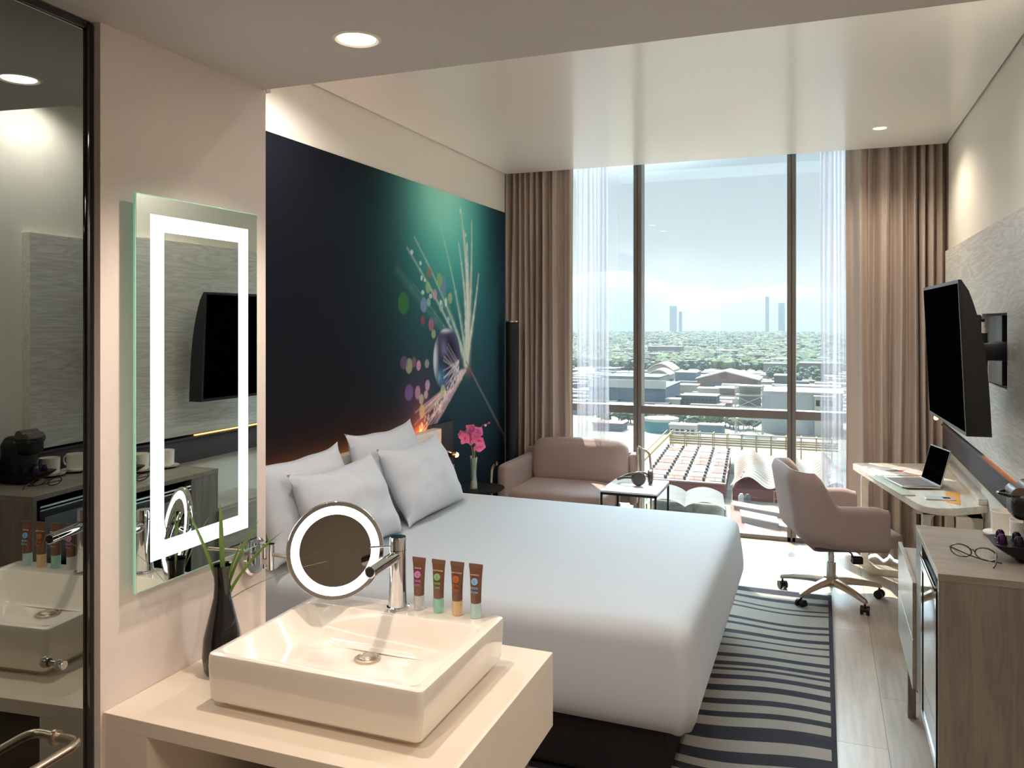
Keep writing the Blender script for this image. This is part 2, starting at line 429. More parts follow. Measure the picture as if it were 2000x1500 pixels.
# ------------------------------------------------------------------ mural on the left wall
def paint_mural():
    ys = np.concatenate([np.linspace(1.75, 4.2, 60, endpoint=False), np.linspace(4.2, 6.062, 330)])
    zs = np.concatenate([np.linspace(0.02, 0.74, 10, endpoint=False), np.linspace(0.74, 2.526, 310)])
    Y, Z = np.meshgrid(ys, zs, indexing='ij')
    def L(h): return np.array(lin(h)[:3])
    base = L('#11141d')[None, None, :] * np.ones(Y.shape + (1,))
    def add(col, a): # lay colour over with opacity a
        nonlocal base
        base = base * (1 - a[..., None]) + L(col) * a[..., None]
    def gs(y, z, sy, sz): return np.exp(-((Y - y) / sy) ** 2 - ((Z - z) / sz) ** 2)
    sm = lambda e0, e1, v: (lambda t: t * t * (3 - 2 * t))(np.clip((v - e0) / (e1 - e0), 0, 1))
    add('#19212c', sm(3.9, 5.2, Y) * 0.75)
    add('#325666', gs(5.5, 1.7, 0.85, 1.0) * 0.9)
    add('#35808a', gs(5.15, 2.15, 0.72, 0.62) * 0.85)
    add('#66e0d0', gs(5.02, 2.42, 0.50, 0.50) * 0.95)
    add('#b0ffee', gs(4.93, 2.52, 0.36, 0.30) * 0.9)
    add('#a9efd6', gs(4.85, 2.60, 0.22, 0.13) * 0.5)
    add('#1c2a3c', sm(5.4, 6.0, Y) * 0.65 * sm(1.5, 2.3, Z))
    add('#33505a', gs(4.75, 1.55, 0.35, 0.25) * 0.35)
    add('#5a4468', gs(4.6, 1.12, 0.22, 0.22) * 0.55)
    add('#a06a5c', gs(4.62, 0.98, 0.10, 0.14) * 0.6)
    def seg(p, q, w0, w1, col, op, fade=0.0):
        d = np.array(q) - np.array(p); Ln = np.hypot(*d); tt = ((Y - p[0]) * d[0] + (Z - p[1]) * d[1]) / Ln ** 2
        t_ = np.clip(tt, 0, 1); dx = Y - (p[0] + t_ * d[0]); dz = Z - (p[1] + t_ * d[1])
        w_ = w0 + (w1 - w0) * t_
        a = np.exp(-(np.hypot(dx, dz) / w_) ** 2) * op * (1 - fade * t_)
        add(col, np.clip(a, 0, 1))
    rg = random.Random(3); hub = (5.30, 1.36)
    def bend(p, q, k, w0, w1, col, op, fade):
        px, pz = p
        m = ((p[0] + q[0]) / 2 + k, (p[1] + q[1]) / 2)
        prev = p
        for i in range(1, 7):
            s = i / 6; c = ((1 - s) ** 2 * p[0] + 2 * s * (1 - s) * m[0] + s * s * q[0], (1 - s) ** 2 * p[1] + 2 * s * (1 - s) * m[1] + s * s * q[1])
            f0 = 1 - fade * (i - 1) / 6
            seg(prev, c, w0 + (w1 - w0) * (i - 1) / 6, w0 + (w1 - w0) * i / 6, col, op * f0, 0.0); prev = c
    for q, k in (((5.204, 2.45), 0.12), ((5.26, 2.30), 0.10), ((5.315, 2.2), 0.06), ((5.397, 2.38), 0.06), ((5.525, 2.0), 0.03), ((5.17, 2.2), 0.1)):
        bend(hub, q, k, 0.026, 0.010, '#f2f8ec', 0.92, 0.45)
    for q, k in (((4.838, 2.353), 0.10), ((4.513, 2.175), 0.12), ((4.416, 2.103), 0.08)):
        bend(hub, q, k, 0.016, 0.009, '#cfeedd', 0.75, 0.6)
    bend(hub, (4.294, 1.96), 0.02, 0.03, 0.03, '#7fb0a8', 0.28, 0.6)
    for i in range(14):
        bend(hub, (4.5 + 0.07 * i, 2.05 + rg.uniform(-0.25, 0.1)), 0.06, 0.012, 0.006, '#b8d8c8', 0.30, 0.7)
    for i in range(26):
        q = (4.50 + rg.uniform(0, 0.34), 0.93 + rg.uniform(-0.03, 0.18))
        bend((5.24 + rg.uniform(-.05, .05), 1.30), q, 0.03, 0.010, 0.006, rg.choice(['#e6c8d8', '#c8a0b8', '#f0e0d8', '#b89ac0', '#f5d6c0']), 0.55, 0.35)
    add('#e9e4d6', gs(5.31, 1.42, 0.05, 0.10) * 0.8)
    seg(hub, (6.028, 0.748), 0.010, 0.012, '#8d8a86', 0.75, 0.2)
    add('#a05060', gs(5.364, 1.282, 0.03, 0.03) * 0.7)
    # drop
    cyy, cz, ry, rz_ = 4.985, 1.395, 0.215, 0.215
    rr = np.hypot((Y - cyy) / ry, (Z - cz) / rz_)
    ins = sm(1.03, 0.97, rr) if False else 1 - sm(0.96, 1.03, rr)
    add('#1c1a30', ins * 0.92)
    add('#6b6a94', ins * sm(0.45, 1.0, rr) * 0.55)
    add('#dfe6ee', ins * np.clip(gs(4.80, 1.40, 0.035, 0.13) + gs(4.95, 1.59, 0.10, 0.015), 0, 1) * 0.9)
    add('#4a80a8', ins * gs(4.90, 1.27, 0.075, 0.085) * 0.9); add('#7aa8c8', ins * gs(4.86, 1.28, 0.02, 0.03))
    add('#8a8ab8', ins * gs(4.93, 1.47, 0.05, 0.06) * 0.7)
    for i in range(22):
        a0 = rg.uniform(-0.9, 0.9)
        seg((5.17, 1.34 + rg.uniform(-.05, .05)), (5.17 - 0.25 * math.cos(a0), 1.34 + 0.22 * math.sin(a0)), 0.007, 0.004, rg.choice(['#e8e0ea', '#b9a8c8', '#ffffff']), 0.0 if False else 0.5, 0.4)
    BK = [(4.37, 1.762, 0.07, 0.07, '#3e7a40'), (4.638, 1.756, 0.047, 0.048, '#8a9fc8'), (4.698, 1.87, 0.037, 0.038, '#a9c88c'), (4.797, 1.828, 0.035, 0.036, '#d8a8b0'),
          (4.922, 1.891, 0.051, 0.074, '#7f9fc0'), (4.865, 1.926, 0.042, 0.049, '#9fc86c'), (5.031, 1.811, 0.036, 0.04, '#b8c890'), (4.708, 1.775, 0.027, 0.029, '#a8ccb8'),
          (4.743, 1.631, 0.04, 0.043, '#b87890'), (4.625, 1.658, 0.029, 0.029, '#a05068'), (4.778, 1.568, 0.032, 0.03, '#a8c0a0'), (4.716, 1.967, 0.038, 0.034, '#a87868'),
          (4.893, 1.754, 0.034, 0.037, '#a8c8b8'), (4.44, 1.376, 0.046, 0.048, '#a8b090'), (4.374, 1.398, 0.047, 0.042, '#6a5878'), (4.505, 1.396, 0.03, 0.033, '#886a80'),
          (4.567, 1.372, 0.03, 0.033, '#e0a8b8'), (4.682, 1.378, 0.032, 0.029, '#a0a8b8'), (4.44, 1.211, 0.056, 0.052, '#7a62a0'), (4.555, 1.201, 0.037, 0.044, '#c090b8'),
          (4.605, 1.156, 0.033, 0.033, '#b8c0b0'), (4.69, 1.238, 0.034, 0.036, '#c8a8d8'), (4.669, 1.18, 0.029, 0.028, '#d0b8c0'), (4.613, 1.079, 0.038, 0.047, '#c8b888'),
          (5.002, 1.662, 0.023, 0.023, '#b8d8e0'), (4.885, 1.779, 0.017, 0.017, '#e8fff8'), (4.964, 1.781, 0.021, 0.032, '#e8fff8'), (4.476, 2.082, 0.02, 0.016, '#dff8f0'),
          (4.592, 2.021, 0.018, 0.014, '#dff8f0'), (4.608, 1.928, 0.015, 0.017, '#e8fff8'), (4.651, 1.916, 0.013, 0.012, '#e8fff8'), (4.625, 1.836, 0.024, 0.015, '#d8f0f0'),
          (4.735, 1.816, 0.024, 0.016, '#d8f0f0'), (4.879, 1.058, 0.023, 0.02, '#d8d0d8'), (4.92, 1.18, 0.04, 0.045, '#b8c890'),
          (5.20, 2.43, 0.02, 0.02, '#f0fff8'), (5.29, 2.27, 0.014, 0.016, '#f0fff8'), (5.27, 2.19, 0.014, 0.02, '#e8d8e0'), (5.33, 2.04, 0.012, 0.03, '#d8e8e0')]
    for y, z, a, b, c in BK:
        r_ = np.hypot((Y - y) / a, (Z - z) / b); add(c, (1 - sm(0.85, 1.1, r_)) * 0.72)
    for i in range(60):
        s = rg.random(); y = 5.2 - 0.62 * s + rg.uniform(-.04, .04); z = 1.28 - 0.33 * s + rg.uniform(-.03, .03)
        add(rg.choice(['#ffffff', '#f0d8e8', '#ffd8c0']), gs(y, z, 0.009, 0.009) * 0.8)
    for i in range(40):
        s = rg.random(); y = 5.28 + 0.04 * s + rg.uniform(-.012, .012); z = 1.55 + 0.7 * s
        add('#ffffff', gs(y, z, 0.007, 0.010) * 0.6)
    nY, nZ = len(ys), len(zs)
    X = np.full(Y.shape, XL + 0.004)
    co = np.stack([X, Y, Z], -1).reshape(-1, 3)
    idx = np.arange(nY * nZ).reshape(nY, nZ)
    f = np.stack([idx[:-1, :-1], idx[1:, :-1], idx[1:, 1:], idx[:-1, 1:]], -1).reshape(-1, 4)
    o0 = np.array([XL, 3.9, 0.0])
    me = bpy.data.meshes.new('wall_mural')
    me.from_pydata((co - o0).tolist(), [], f.tolist())
    ca = me.color_attributes.new('print', 'FLOAT_COLOR', 'POINT')
    rgba = np.concatenate([base.reshape(-1, 3), np.ones((len(co), 1))], 1).astype(np.float32)
    ca.data.foreach_set('color', rgba.ravel())
    m = bpy.data.materials.new('mural_print'); m.use_nodes = True
    a = m.node_tree.nodes.new('ShaderNodeVertexColor'); a.layer_name = 'print'
    pp = m.node_tree.nodes['Principled BSDF']; pp.inputs['Roughness'].default_value = 0.8; pp.inputs['Specular IOR Level'].default_value = 0.12
    m.node_tree.links.new(a.outputs[0], pp.inputs['Base Color'])
    me.materials.append(m)
    o = bpy.data.objects.new('wall_mural', me); COL.objects.link(o); o.location = o0
    s = o.modifiers.new('thick', 'SOLIDIFY'); s.thickness = 0.003; s.offset = -1 if False else 1
    me.flip_normals() if False else None
    tag(o, 'dark blue and teal wall mural of a water drop on a seed head', 'mural')
paint_mural()

# ------------------------------------------------------------------ right wall: oak panel with niche, dark band
XP = 0.739
t = thing('wall_panel', 'pale oak wall panel with a square niche behind the television', 'wall panel', (0.764, 4.5, 0.98))
bm = NB()
y0, y1, za, zb = 3.2, 5.83, 1.0, 2.10; na, nb, nc, nd = 3.98, 4.56, 1.35, 1.688
box(bm, XP, XR, y0, na, za, zb); box(bm, XP, XR, nb, y1, za, zb); box(bm, XP, XR, na, nb, za, nc); box(bm, XP, XR, na, nb, nd, zb)
obj('panel', bm, M_panel, t, smooth=False)
bm = BX(XR - 0.006, XR, na, nb, nc, nd); obj('niche_back', bm, mat('niche_grey', '#7d756c', 0.6), t, label='grey niche back')
bm = BX(XR - 0.03, XR - 0.006, 4.20, 4.50, nc + 0.01, nd - 0.01, 0.003); obj('bracket_plate', bm, M_black, t, label='black steel mounting plate')
bm = BX(XP, XR, 2.72, 5.93, 0.843, 0.975, 0.004); box(bm, XP - 0.012, XR, 2.72, 5.93, 0.975, 0.984)
tag(obj('padded_band', bm, [M_band]), 'dark grey upholstered band running along the right wall above the desk', 'wall band')
bm = BX(XP + 0.034, XR, 3.2, 5.93, 0.984, 1.0); obj('shadow_gap', bm, M_dark, t)

# television
tvn, tvf = Vector((0.495, 3.53, 0)), Vector((0.462, 4.36, 0))
d = (tvf - tvn); L_ = d.length; d.normalize(); nrm = Vector((-d.y, d.x, 0))      # towards the room
if nrm.x > 0: nrm = -nrm
t = thing('television', 'large black flat television tilted on a wall arm at the right', 'television', tuple((tvn + tvf) / 2 + Vector((0.05, 0, 1.21))))
def tvp(u, z, off):        # u 0..1 along, off from the screen plane into the wall side
    tilt = 0.028 * (1 - (z - 1.21) / 0.6)
    return tvn + d * (u * L_) - nrm * (off + tilt) + Vector((0, 0, z))
def slab(u0, u1, z0, z1, o0, o1, prof=None):
    bm = NB(); N = 14; rings = []
    for i in range(N + 1):
        z = z0 + (z1 - z0) * i / N; th = o1 if prof is None else o0 + (o1 - o0) * prof(i / N)
        rings.append([tvp(u0, z, o0), tvp(u1, z, o0), tvp(u1, z, th), tvp(u0, z, th)])
    loft(bm, rings); return bm
obj('casing', slab(0, 1, 1.208, 1.812, 0.004, 0.085, lambda s: min(1, max(0.04, 0.98 * (1 - max(0, s - 0.05) ** 3.2) if s < 1 else 0.04))), mat('tv_black', '#0b0b0d', 0.5), t)
obj('bezel', slab(0, 1, 1.208, 1.812, -0.004, 0.006), M_black, t)
obj('screen', slab(0.02, 0.98, 1.224, 1.798, -0.006, -0.003), mat('tv_screen', '#040405', 0.6, spec=0.0), t, label='dark glossy screen')
t2 = thing('television_bracket', 'black articulated steel arm between the television and the niche', 'bracket', (0.66, 4.1, 1.5))
bm = NB()
for zz in (1.42, 1.62): box(bm, 0.60, 0.634, 3.98, 4.06, zz - 0.05, zz + 0.05, 0.01)
box(bm, 0.606, 0.646, 3.99, 4.05, 1.36, 1.68, 0.008)
obj('tv_plate', bm, M_black, t2)
bm = NB(); box(bm, 0.597, 0.64, 3.96, 4.03, 1.49, 1.55, 0.01); cyl(bm, (0.655, 4.02, 1.44), (0.655, 4.02, 1.60), 0.018)
box(bm, 0.645, 0.76, 4.0, 4.24, 1.48, 1.56, 0.01); cyl(bm, (0.60, 4.02, 1.66), (0.66, 4.02, 1.66), 0.012)
obj('arm', bm, M_black, t2)

# reading spot at the end of the band
t = thing('reading_light', 'small glowing amber reading light below the far corner of the television', 'lamp', (0.72, 5.9, 1.0))
bm = NB(); cyl(bm, (0.739, 5.88, 1.03), (0.70, 5.88, 1.03), 0.012); cyl(bm, (0.71, 5.90, 1.03), (0.69, 5.85, 1.03), 0.016)
obj('lamp_head', bm, M_black, t)
bm = NB(); cyl(bm, (0.69, 5.85, 1.03), (0.687, 5.842, 1.029), 0.014); obj('bulb', bm, M_warm, t, label='glowing amber bulb')
# warm strip hidden behind the television on top of the band
bm = BX(0.758, 0.770, 3.75, 4.6, 0.9845, 0.989)
tag(obj('light_strip', bm, mat('amber_strip', '#ffffff', 0.5, emis='#ff9a4a', es=7.0)), 'slim amber light strip on top of the dark wall band', 'light strip')

# ------------------------------------------------------------------ curtains
def curtain(name, x0, x1, y, amp, fold, mtl, label, seed, z0=0.015, z1=3.42, th=0.0025, cat='curtain'):
    rg = random.Random(seed); nx = max(60, int((x1 - x0) / 0.0035)); nz = 14
    ph = []; a = 0; w_ = 1.0
    for i in range(nx + 1):
        s = i / nx; f = fold(s); a += 2 * PI * ((x1 - x0) / nx) / f; ph.append(a)
    amps = [rg.uniform(0.55, 1.0) for _ in range(400)]
    bm = NB(); rings = []
    for j in range(nz + 1):
        tz = j / nz; z = z0 + (z1 - z0) * tz; row = []
        for i in range(nx + 1):
            k = ph[i] / (2 * PI); ki = int(k); A = amp * (amps[ki % 400] * (1 - (k - ki)) + amps[(ki + 1) % 400] * (k - ki))
            x = x0 + (x1 - x0) * i / nx
            yy = y + A * math.sin(ph[i] + 0.5 * math.sin(tz * 3 + ki)) * (0.8 + 0.2 * (1 - tz)) + 0.25 * A * math.sin(2.3 * ph[i] + 1.0 + tz)
            xx = x + 0.010 * math.sin(tz * 4 + k * 1.7) * (1 - tz)
            row.append((xx, yy, z))
        rings.append(row)
    loft(bm, rings, closed=False)
    o = obj(name, bm, mtl, smooth=True, angle=80)
    if th:
        s = o.modifiers.new('thick', 'SOLIDIFY'); s.thickness = th; s.offset = 0
    return tag(o, label, cat)
M_sheer = bpy.data.materials.new('sheer_voile'); M_sheer.use_nodes = True
n = M_sheer.node_tree.nodes; l = M_sheer.node_tree.links; n.clear()
o_ = n.new('ShaderNodeOutputMaterial'); tr = n.new('ShaderNodeBsdfTranslucent'); df = n.new('ShaderNodeBsdfDiffuse'); tp = n.new('ShaderNodeBsdfTransparent')
tr.inputs[0].default_value = (0.55, 0.55, 0.60, 1); df.inputs[0].default_value = (0.62, 0.62, 0.68, 1)
m1 = n.new('ShaderNodeMixShader'); m1.inputs[0].default_value = 0.42; m2 = n.new('ShaderNodeMixShader'); m2.inputs[0].default_value = 0.6
l.new(df.outputs[0], m1.inputs[1]); l.new(tr.outputs[0], m1.inputs[2]); l.new(tp.outputs[0], m2.inputs[1]); l.new(m1.outputs[0], m2.inputs[2]); l.new(m2.outputs[0], o_.inputs[0])
curtain('curtain', -2.425, -1.842, 6.18, 0.062, lambda s: 0.05 if s < 0.55 else (0.085 if s < 0.8 else 0.14), M_curtain, 'taupe blackout curtain gathered at the left of the window', 1)
curtain('curtain', 0.158, 0.822, 6.18, 0.066, lambda s: 0.15 if s < 0.35 else (0.095 if s < 0.65 else 0.055), M_curtain, 'taupe blackout curtain gathered at the right of the window', 5)
curtain('sheer_curtain', -1.86, -1.585, 6.305, 0.024, lambda s: 0.04 if s < 0.7 else 0.03, M_sheer, 'white sheer curtain beside the left blackout curtain', 9, th=0)
curtain('sheer_curtain', -0.012, 0.19, 6.305, 0.024, lambda s: 0.032, M_sheer, 'white sheer curtain beside the right blackout curtain', 12, th=0)

# ------------------------------------------------------------------ rug
ST = [5.185, 5.101, 5.031, 4.986, 4.9, 4.878, 4.831, 4.808, 4.65, 4.612, 4.56, 4.527, 4.445, 4.397, 4.34, 4.318, 4.248, 4.222, 4.132, 4.088, 4.032, 3.988, 3.959, 3.931, 3.883, 3.836, 3.777, 3.72, 3.646, 3.599, 3.535, 3.491, 3.42, 3.318, 3.235, 3.157, 3.1, 3.05, 2.99, 2.92, 2.86, 2.8, 2.74, 2.66, 2.6, 2.55, 2.48, 2.40]
rx0, rx1 = -1.7, 0.047
def rz_(y, x):
    s = (x - rx0) / (rx1 - rx0)
    edge = min(1, (5.19 - y) / 0.25, (y - 2.3) / 0.25); edge = max(0, edge)
    return y + edge * (0.030 * math.sin(4.2 * (x - 0.047) + 1.3 * math.sin(y * 2.1)) + 0.018 * math.sin(8.5 * (x - 0.047) + 2.7 * y) * 1.0) - edge * 0.022 * math.sin(1.3 * math.sin(y * 2.1)) - 0.02 * edge * math.sin(2.7 * y)
bm = NB(); NXR = 90
bounds = [5.195] + ST + [2.30]
prev = [bm.verts.new((rx0 + (rx1 - rx0) * i / NXR, bounds[0], 0.0125)) for i in range(NXR + 1)]
for k in range(1, len(bounds)):
    cur = [bm.verts.new((rx0 + (rx1 - rx0) * i / NXR, rz_(bounds[k], rx0 + (rx1 - rx0) * i / NXR), 0.0125)) for i in range(NXR + 1)]
    for i in range(NXR):
        f = bm.faces.new((prev[i], prev[i + 1], cur[i + 1], cur[i])); f.material_index = 1 if k % 2 == 0 else 0
    prev = cur
box(bm, rx0, rx1 + 0.0, 2.3, 5.195, 0.001, 0.0115, mi=1)
box(bm, rx1 - 0.012, rx1 + 0.008, 2.3, 5.2, 0.001, 0.0135, mi=1)
M_r1 = mat('rug_taupe', '#8d857c', 0.95, var=0.2, vscale=240, bump=0.8, bscale=420); M_r2 = mat('rug_navy', '#201f29', 0.95, var=0.3, vscale=240, bump=0.8, bscale=420)
tag(obj('rug', bm, [M_r1, M_r2], smooth=False), 'taupe and navy rug with irregular wavy stripes lying beside the bed', 'rug')

# ------------------------------------------------------------------ bed
bx0, bx1, by0, by1 = -2.26, -0.415, 2.76, 4.60
t = thing('bed', 'king-size bed with a smooth white duvet tucked over a dark base', 'bed', ((bx0 + bx1) / 2, (by0 + by1) / 2, 0))
bm = BX(bx0 + 0.02, bx1 - 0.09, by0 + 0.06, by1 - 0.06, 0.02, 0.33, 0.03, 3); obj('bed_base', bm, M_bedbase, t, label='black fabric bed base')
bm = BX(bx0 + 0.01, bx1 - 0.07, by0 + 0.05, by1 - 0.05, 0.325, 0.52, 0.05, 3); obj('mattress', bm, mat('mattress_ticking', '#d8d5d2', 0.9), t)
bm = NB(); rings = []
def ringz(inset, z, rad, hem=False):
    P = rrect(bx0 + inset, bx1 - inset, by0 + inset, by1 - inset, max(0.02, rad), 14); out = []
    for (x, y) in P:
        cx_ = math.hypot(x - (bx1 - 0.02), y - (by0 + 0.02)); g = math.exp(-(cx_ / 0.12) ** 2)
        lo = max(0, (0.55 - z) / 0.3)
        ang = math.atan2(y - (by0 + 0.15), x - (bx1 - 0.15))
        rip = 0.007 * math.sin(ang * 19) * g * lo
        nx_, ny_ = math.cos(ang), math.sin(ang)
        zz = z + (0.010 * mnoise.noise((x * 2.3, y * 2.3, 0.3)) if z > 0.45 else 0)
        if hem: zz += 0.010 * mnoise.noise((x * 5, y * 5, 1.7)) - 0.018 * g
        bl = 0.006 * mnoise.noise((x * 3, y * 3, z * 4)) * lo
        out.append((x + nx_ * (rip + bl), y + ny_ * (rip + bl), zz))
    return out
for inset, z, rad in ((0.80, 0.612, 0.1), (0.6, 0.612, 0.12), (0.45, 0.611, 0.12), (0.33, 0.610, 0.11), (0.23, 0.608, 0.10), (0.16, 0.606, 0.09), (0.11, 0.603, 0.085), (0.08, 0.600, 0.08), (0.055, 0.595, 0.075),
                      (0.034, 0.586, 0.07), (0.018, 0.573, 0.068), (0.008, 0.556, 0.066), (0.002, 0.53, 0.065), (-0.003, 0.49, 0.065), (-0.009, 0.44, 0.065), (-0.015, 0.39, 0.068), (-0.019, 0.34, 0.07), (-0.018, 0.305, 0.07), (-0.012, 0.28, 0.07)):
    rings.append(ringz(inset, z, rad))
rings.append(ringz(0.004, 0.258, 0.06, True)); rings.append(ringz(0.04, 0.252, 0.05, True)); rings.append(ringz(0.07, 0.262, 0.04, True))
loft(bm, rings)
o = obj('duvet', bm, M_duvet, t, angle=80, label='smooth white duvet')

def pillow(name, y0, y1, zb, zt_, xb, xt, th, label, seed, wr=0.012):
    """standing pillow: spans y0..y1, bottom at (xb, zb), top leaning to (xt, zt)"""
    rg = random.Random(seed); N = 26; bm = NB()
    B = Vector((xb, (y0 + y1) / 2, zb)); T = Vector((xt, (y0 + y1) / 2, zt_)); up = T - B; H_ = up.length; up.normalize()
    W_ = y1 - y0; side = Vector((0, 1, 0)); nr = side.cross(up).normalized()
    if nr.x < 0: nr = -nr
    C = (B + T) / 2
    def P(u, v, s):
        pu = 1 - 0.055 * (1 - v ** 4); pv = 1 - 0.07 * (1 - u ** 4)
        f = (max(0, 1 - abs(u) ** 2.6) * max(0, 1 - abs(v) ** 2.6)) ** 0.55
        wri = wr * mnoise.noise((u * 2.2 + seed * 3.1, v * 2.2, s * 4 + seed)) * (0.25 + f) + 0.5 * wr * mnoise.noise((u * 6 + seed, v * 6, s * 3)) * f
        edge = 0.01 * mnoise.noise((u * 2 + seed, v * 2, 0))
        sag = -0.02 * (1 - u * u) if v > 0 else 0
        return C + side * (u * W_ / 2 * pu + edge) + up * (v * H_ / 2 * pv + edge + sag * v) + nr * (s * (th / 2 * f + (wri if f > 0.02 else 0)))
    G = {}
    for s in (1, -1):
        for i in range(N + 1):
            for j in range(N + 1):
                u, v = -1 + 2 * i / N, -1 + 2 * j / N
                if s == -1 and (i in (0, N) or j in (0, N)): G[s, i, j] = G[1, i, j]; continue
                G[s, i, j] = bm.verts.new(P(u, v, s))
        for i in range(N):
            for j in range(N):
                bm.faces.new((G[s, i, j], G[s, i + 1, j], G[s, i + 1, j + 1], G[s, i, j + 1]))
    o = obj(name, bm, M_pillow, smooth=True, angle=85)
    return tag(o, label, 'pillow')
pillow('pillow', 3.50, 4.20, 0.63, 1.085, -2.10, -2.245, 0.17, 'white pillow leaning on the headboard nearest the window, behind another', 2)
pillow('pillow', 3.60, 4.28, 0.615, 1.0, -1.93, -2.12, 0.19, 'white pillow in front of the pile nearest the window', 3)
pillow('pillow', 2.76, 3.44, 0.63, 1.055, -2.10, -2.245, 0.17, 'white pillow leaning on the headboard by the bathroom wall, behind another', 4)
pillow('pillow', 2.86, 3.54, 0.615, 1.0, -1.93, -2.12, 0.19, 'white pillow in front of the pile nearest the bathroom wall', 6)

# headboard with warm light behind it
t = thing('headboard', 'pale wooden headboard with an amber light line on top', 'headboard', (-2.34, 3.65, 0))
bm = BX(-2.335, -2.275, 2.55, 4.68, 0.0, 0.965, 0.004); obj('board', bm, M_oak, t)
bm = BX(-2.384, -2.335, 2.55, 4.68, 0.0, 0.93); obj('back_frame', bm, M_dark, t)
bm = BX(-2.375, -2.345, 2.58, 4.65, 0.932, 0.938); obj('light_strip', bm, mat('amber_strip_head', '#ffffff', 0.5, emis='#ff9440', es=14.0), t, label='amber light strip')
bm = BX(-2.276, -2.270, 4.42, 4.56, 0.74, 0.88, 0.002); obj('socket_plate', bm, M_black, t, label='black socket plate')
tag(obj('bedside_board', BX(-2.384, -2.35, 4.69, 5.02, 0.0, 0.975, 0.003), mat('graphite_panel', '#23242c', 0.5)), 'dark graphite panel on the wall between headboard and orchid', 'wall panel')
t = thing('bedside_lamp', 'small glowing amber reading lamp on a black arm beside the pillows', 'lamp', (-2.3, 4.70, 0.8))
bm = NB(); tube(bm, [(-2.272, 4.54, 0.86), (-2.25, 4.60, 0.85), (-2.235, 4.68, 0.82), (-2.232, 4.74, 0.80)], 0.010, sub=4); obj('arm', bm, M_black, t)
bm = NB(); cyl(bm, (-2.235, 4.72, 0.795), (-2.222, 4.765, 0.79), 0.018, 0.02); obj('lamp_head', bm, M_black, t)
bm = NB(); lathe(bm, [(0.0005, 0.017), (0.012, 0.012), (0.017, 0.0), (0.012, -0.012), (0.0005, -0.017)], (-2.212, 4.765, 0.787), 16, 'X'); obj('bulb', bm, M_warm, t, label='glowing amber bulb')

ll = bpy.data.lights.new('bedside_bulb', 'POINT'); ll.energy = 0.9; ll.color = (1, 0.5, 0.18); ll.shadow_soft_size = 0.015
lo = bpy.data.objects.new('bedside_bulb', ll); COL.objects.link(lo); lo.location = (-2.19, 4.77, 0.787)
# nightstand, flower vase
t = thing('nightstand', 'small round dark bedside table holding the orchid vase', 'table', (-2.17, 5.06, 0))
bm = NB(); lathe(bm, [(0.0005, 0.508), (0.155, 0.508), (0.166, 0.516), (0.168, 0.522), (0.162, 0.520), (0.152, 0.514), (0.0005, 0.513)], (-2.17, 5.06, 0), 40)
obj('tabletop', bm, mat('dark_tray', '#2c2c33', 0.35, metal=0.4), t)
bm = CY((-2.17, 5.06, 0.02), (-2.17, 5.06, 0.508), 0.012); obj('post', bm, M_black, t)
bm = NB(); lathe(bm, [(0.0005, 0.0), (0.12, 0.0), (0.12, 0.012), (0.02, 0.022), (0.0005, 0.022)], (-2.17, 5.06, 0), 32); obj('foot', bm, M_black, t)
bm = CY((-2.34, 5.00, 0.52), (-2.34, 5.00, 0.68), 0.004); obj('handle', bm, M_chrome, t, label='thin chrome upright')
vx, vy, vz = -2.19, 5.0, 0.5145
t = thing('bud_vase', 'clear glass bud vase standing on the dark bedside table', 'vase', (vx, vy, vz))
M_vglass = mixmat('clear_glass', 0.22, 'ShaderNodeBsdfTransparent', 'ShaderNodeBsdfGlossy', (0.88, 0.95, 0.92, 1), (1, 1, 1, 1), 0.03)
bm = NB(); lathe(bm, [(0.0005, vz), (0.030, vz), (0.032, vz + 0.01), (0.024, vz + 0.06), (0.019, vz + 0.11), (0.022, vz + 0.17), (0.028, vz + 0.222), (0.036, vz + 0.228), (0.026, vz + 0.224), (0.019, vz + 0.17), (0.016, vz + 0.11), (0.020, vz + 0.06), (0.026, vz + 0.012), (0.0005, vz + 0.01)], (vx, vy, 0), 28)
obj('glass', bm, M_vglass, t)
bm = NB(); lathe(bm, [(0.0005, vz + 0.012), (0.024, vz + 0.013), (0.0195, vz + 0.06), (0.0005, vz + 0.062)], (vx, vy, 0), 24); obj('pebbles', bm, mat('pale_pebbles', '#b9b08e', 0.5, var=0.4, vscale=200), t)
M_stem = mat('stem_green', '#5d7a3c', 0.5)
t = thing('orchid', 'bright pink orchid blooms standing in the glass bud vase', 'flower', (vx, vy, vz + 0.07))
stems = [[(vx - .004, vy, vz + .07), (vx - .01, vy, vz + .25), (vx - .03, vy - .01, vz + .36), (vx - .02, vy - .02, vz + .43)],
         [(vx + .004, vy, vz + .07), (vx + .008, vy, vz + .25), (vx + .03, vy, vz + .37), (vx + .055, vy, vz + .43), (vx + .11, vy, vz + .455)],
         [(vx, vy + .005, vz + .07), (vx + .002, vy, vz + .28), (vx + .018, vy, vz + .32)]]
for s in stems:
    bm = NB(); tube(bm, s, 0.0028, 8, sub=5); obj('stem', bm, M_stem, t)
M_pet = mat('orchid_pink', '#f79ade', 0.5, var=0.25, vscale=60, sheen=0.2); M_pet2 = mat('orchid_magenta', '#c23a86', 0.5)
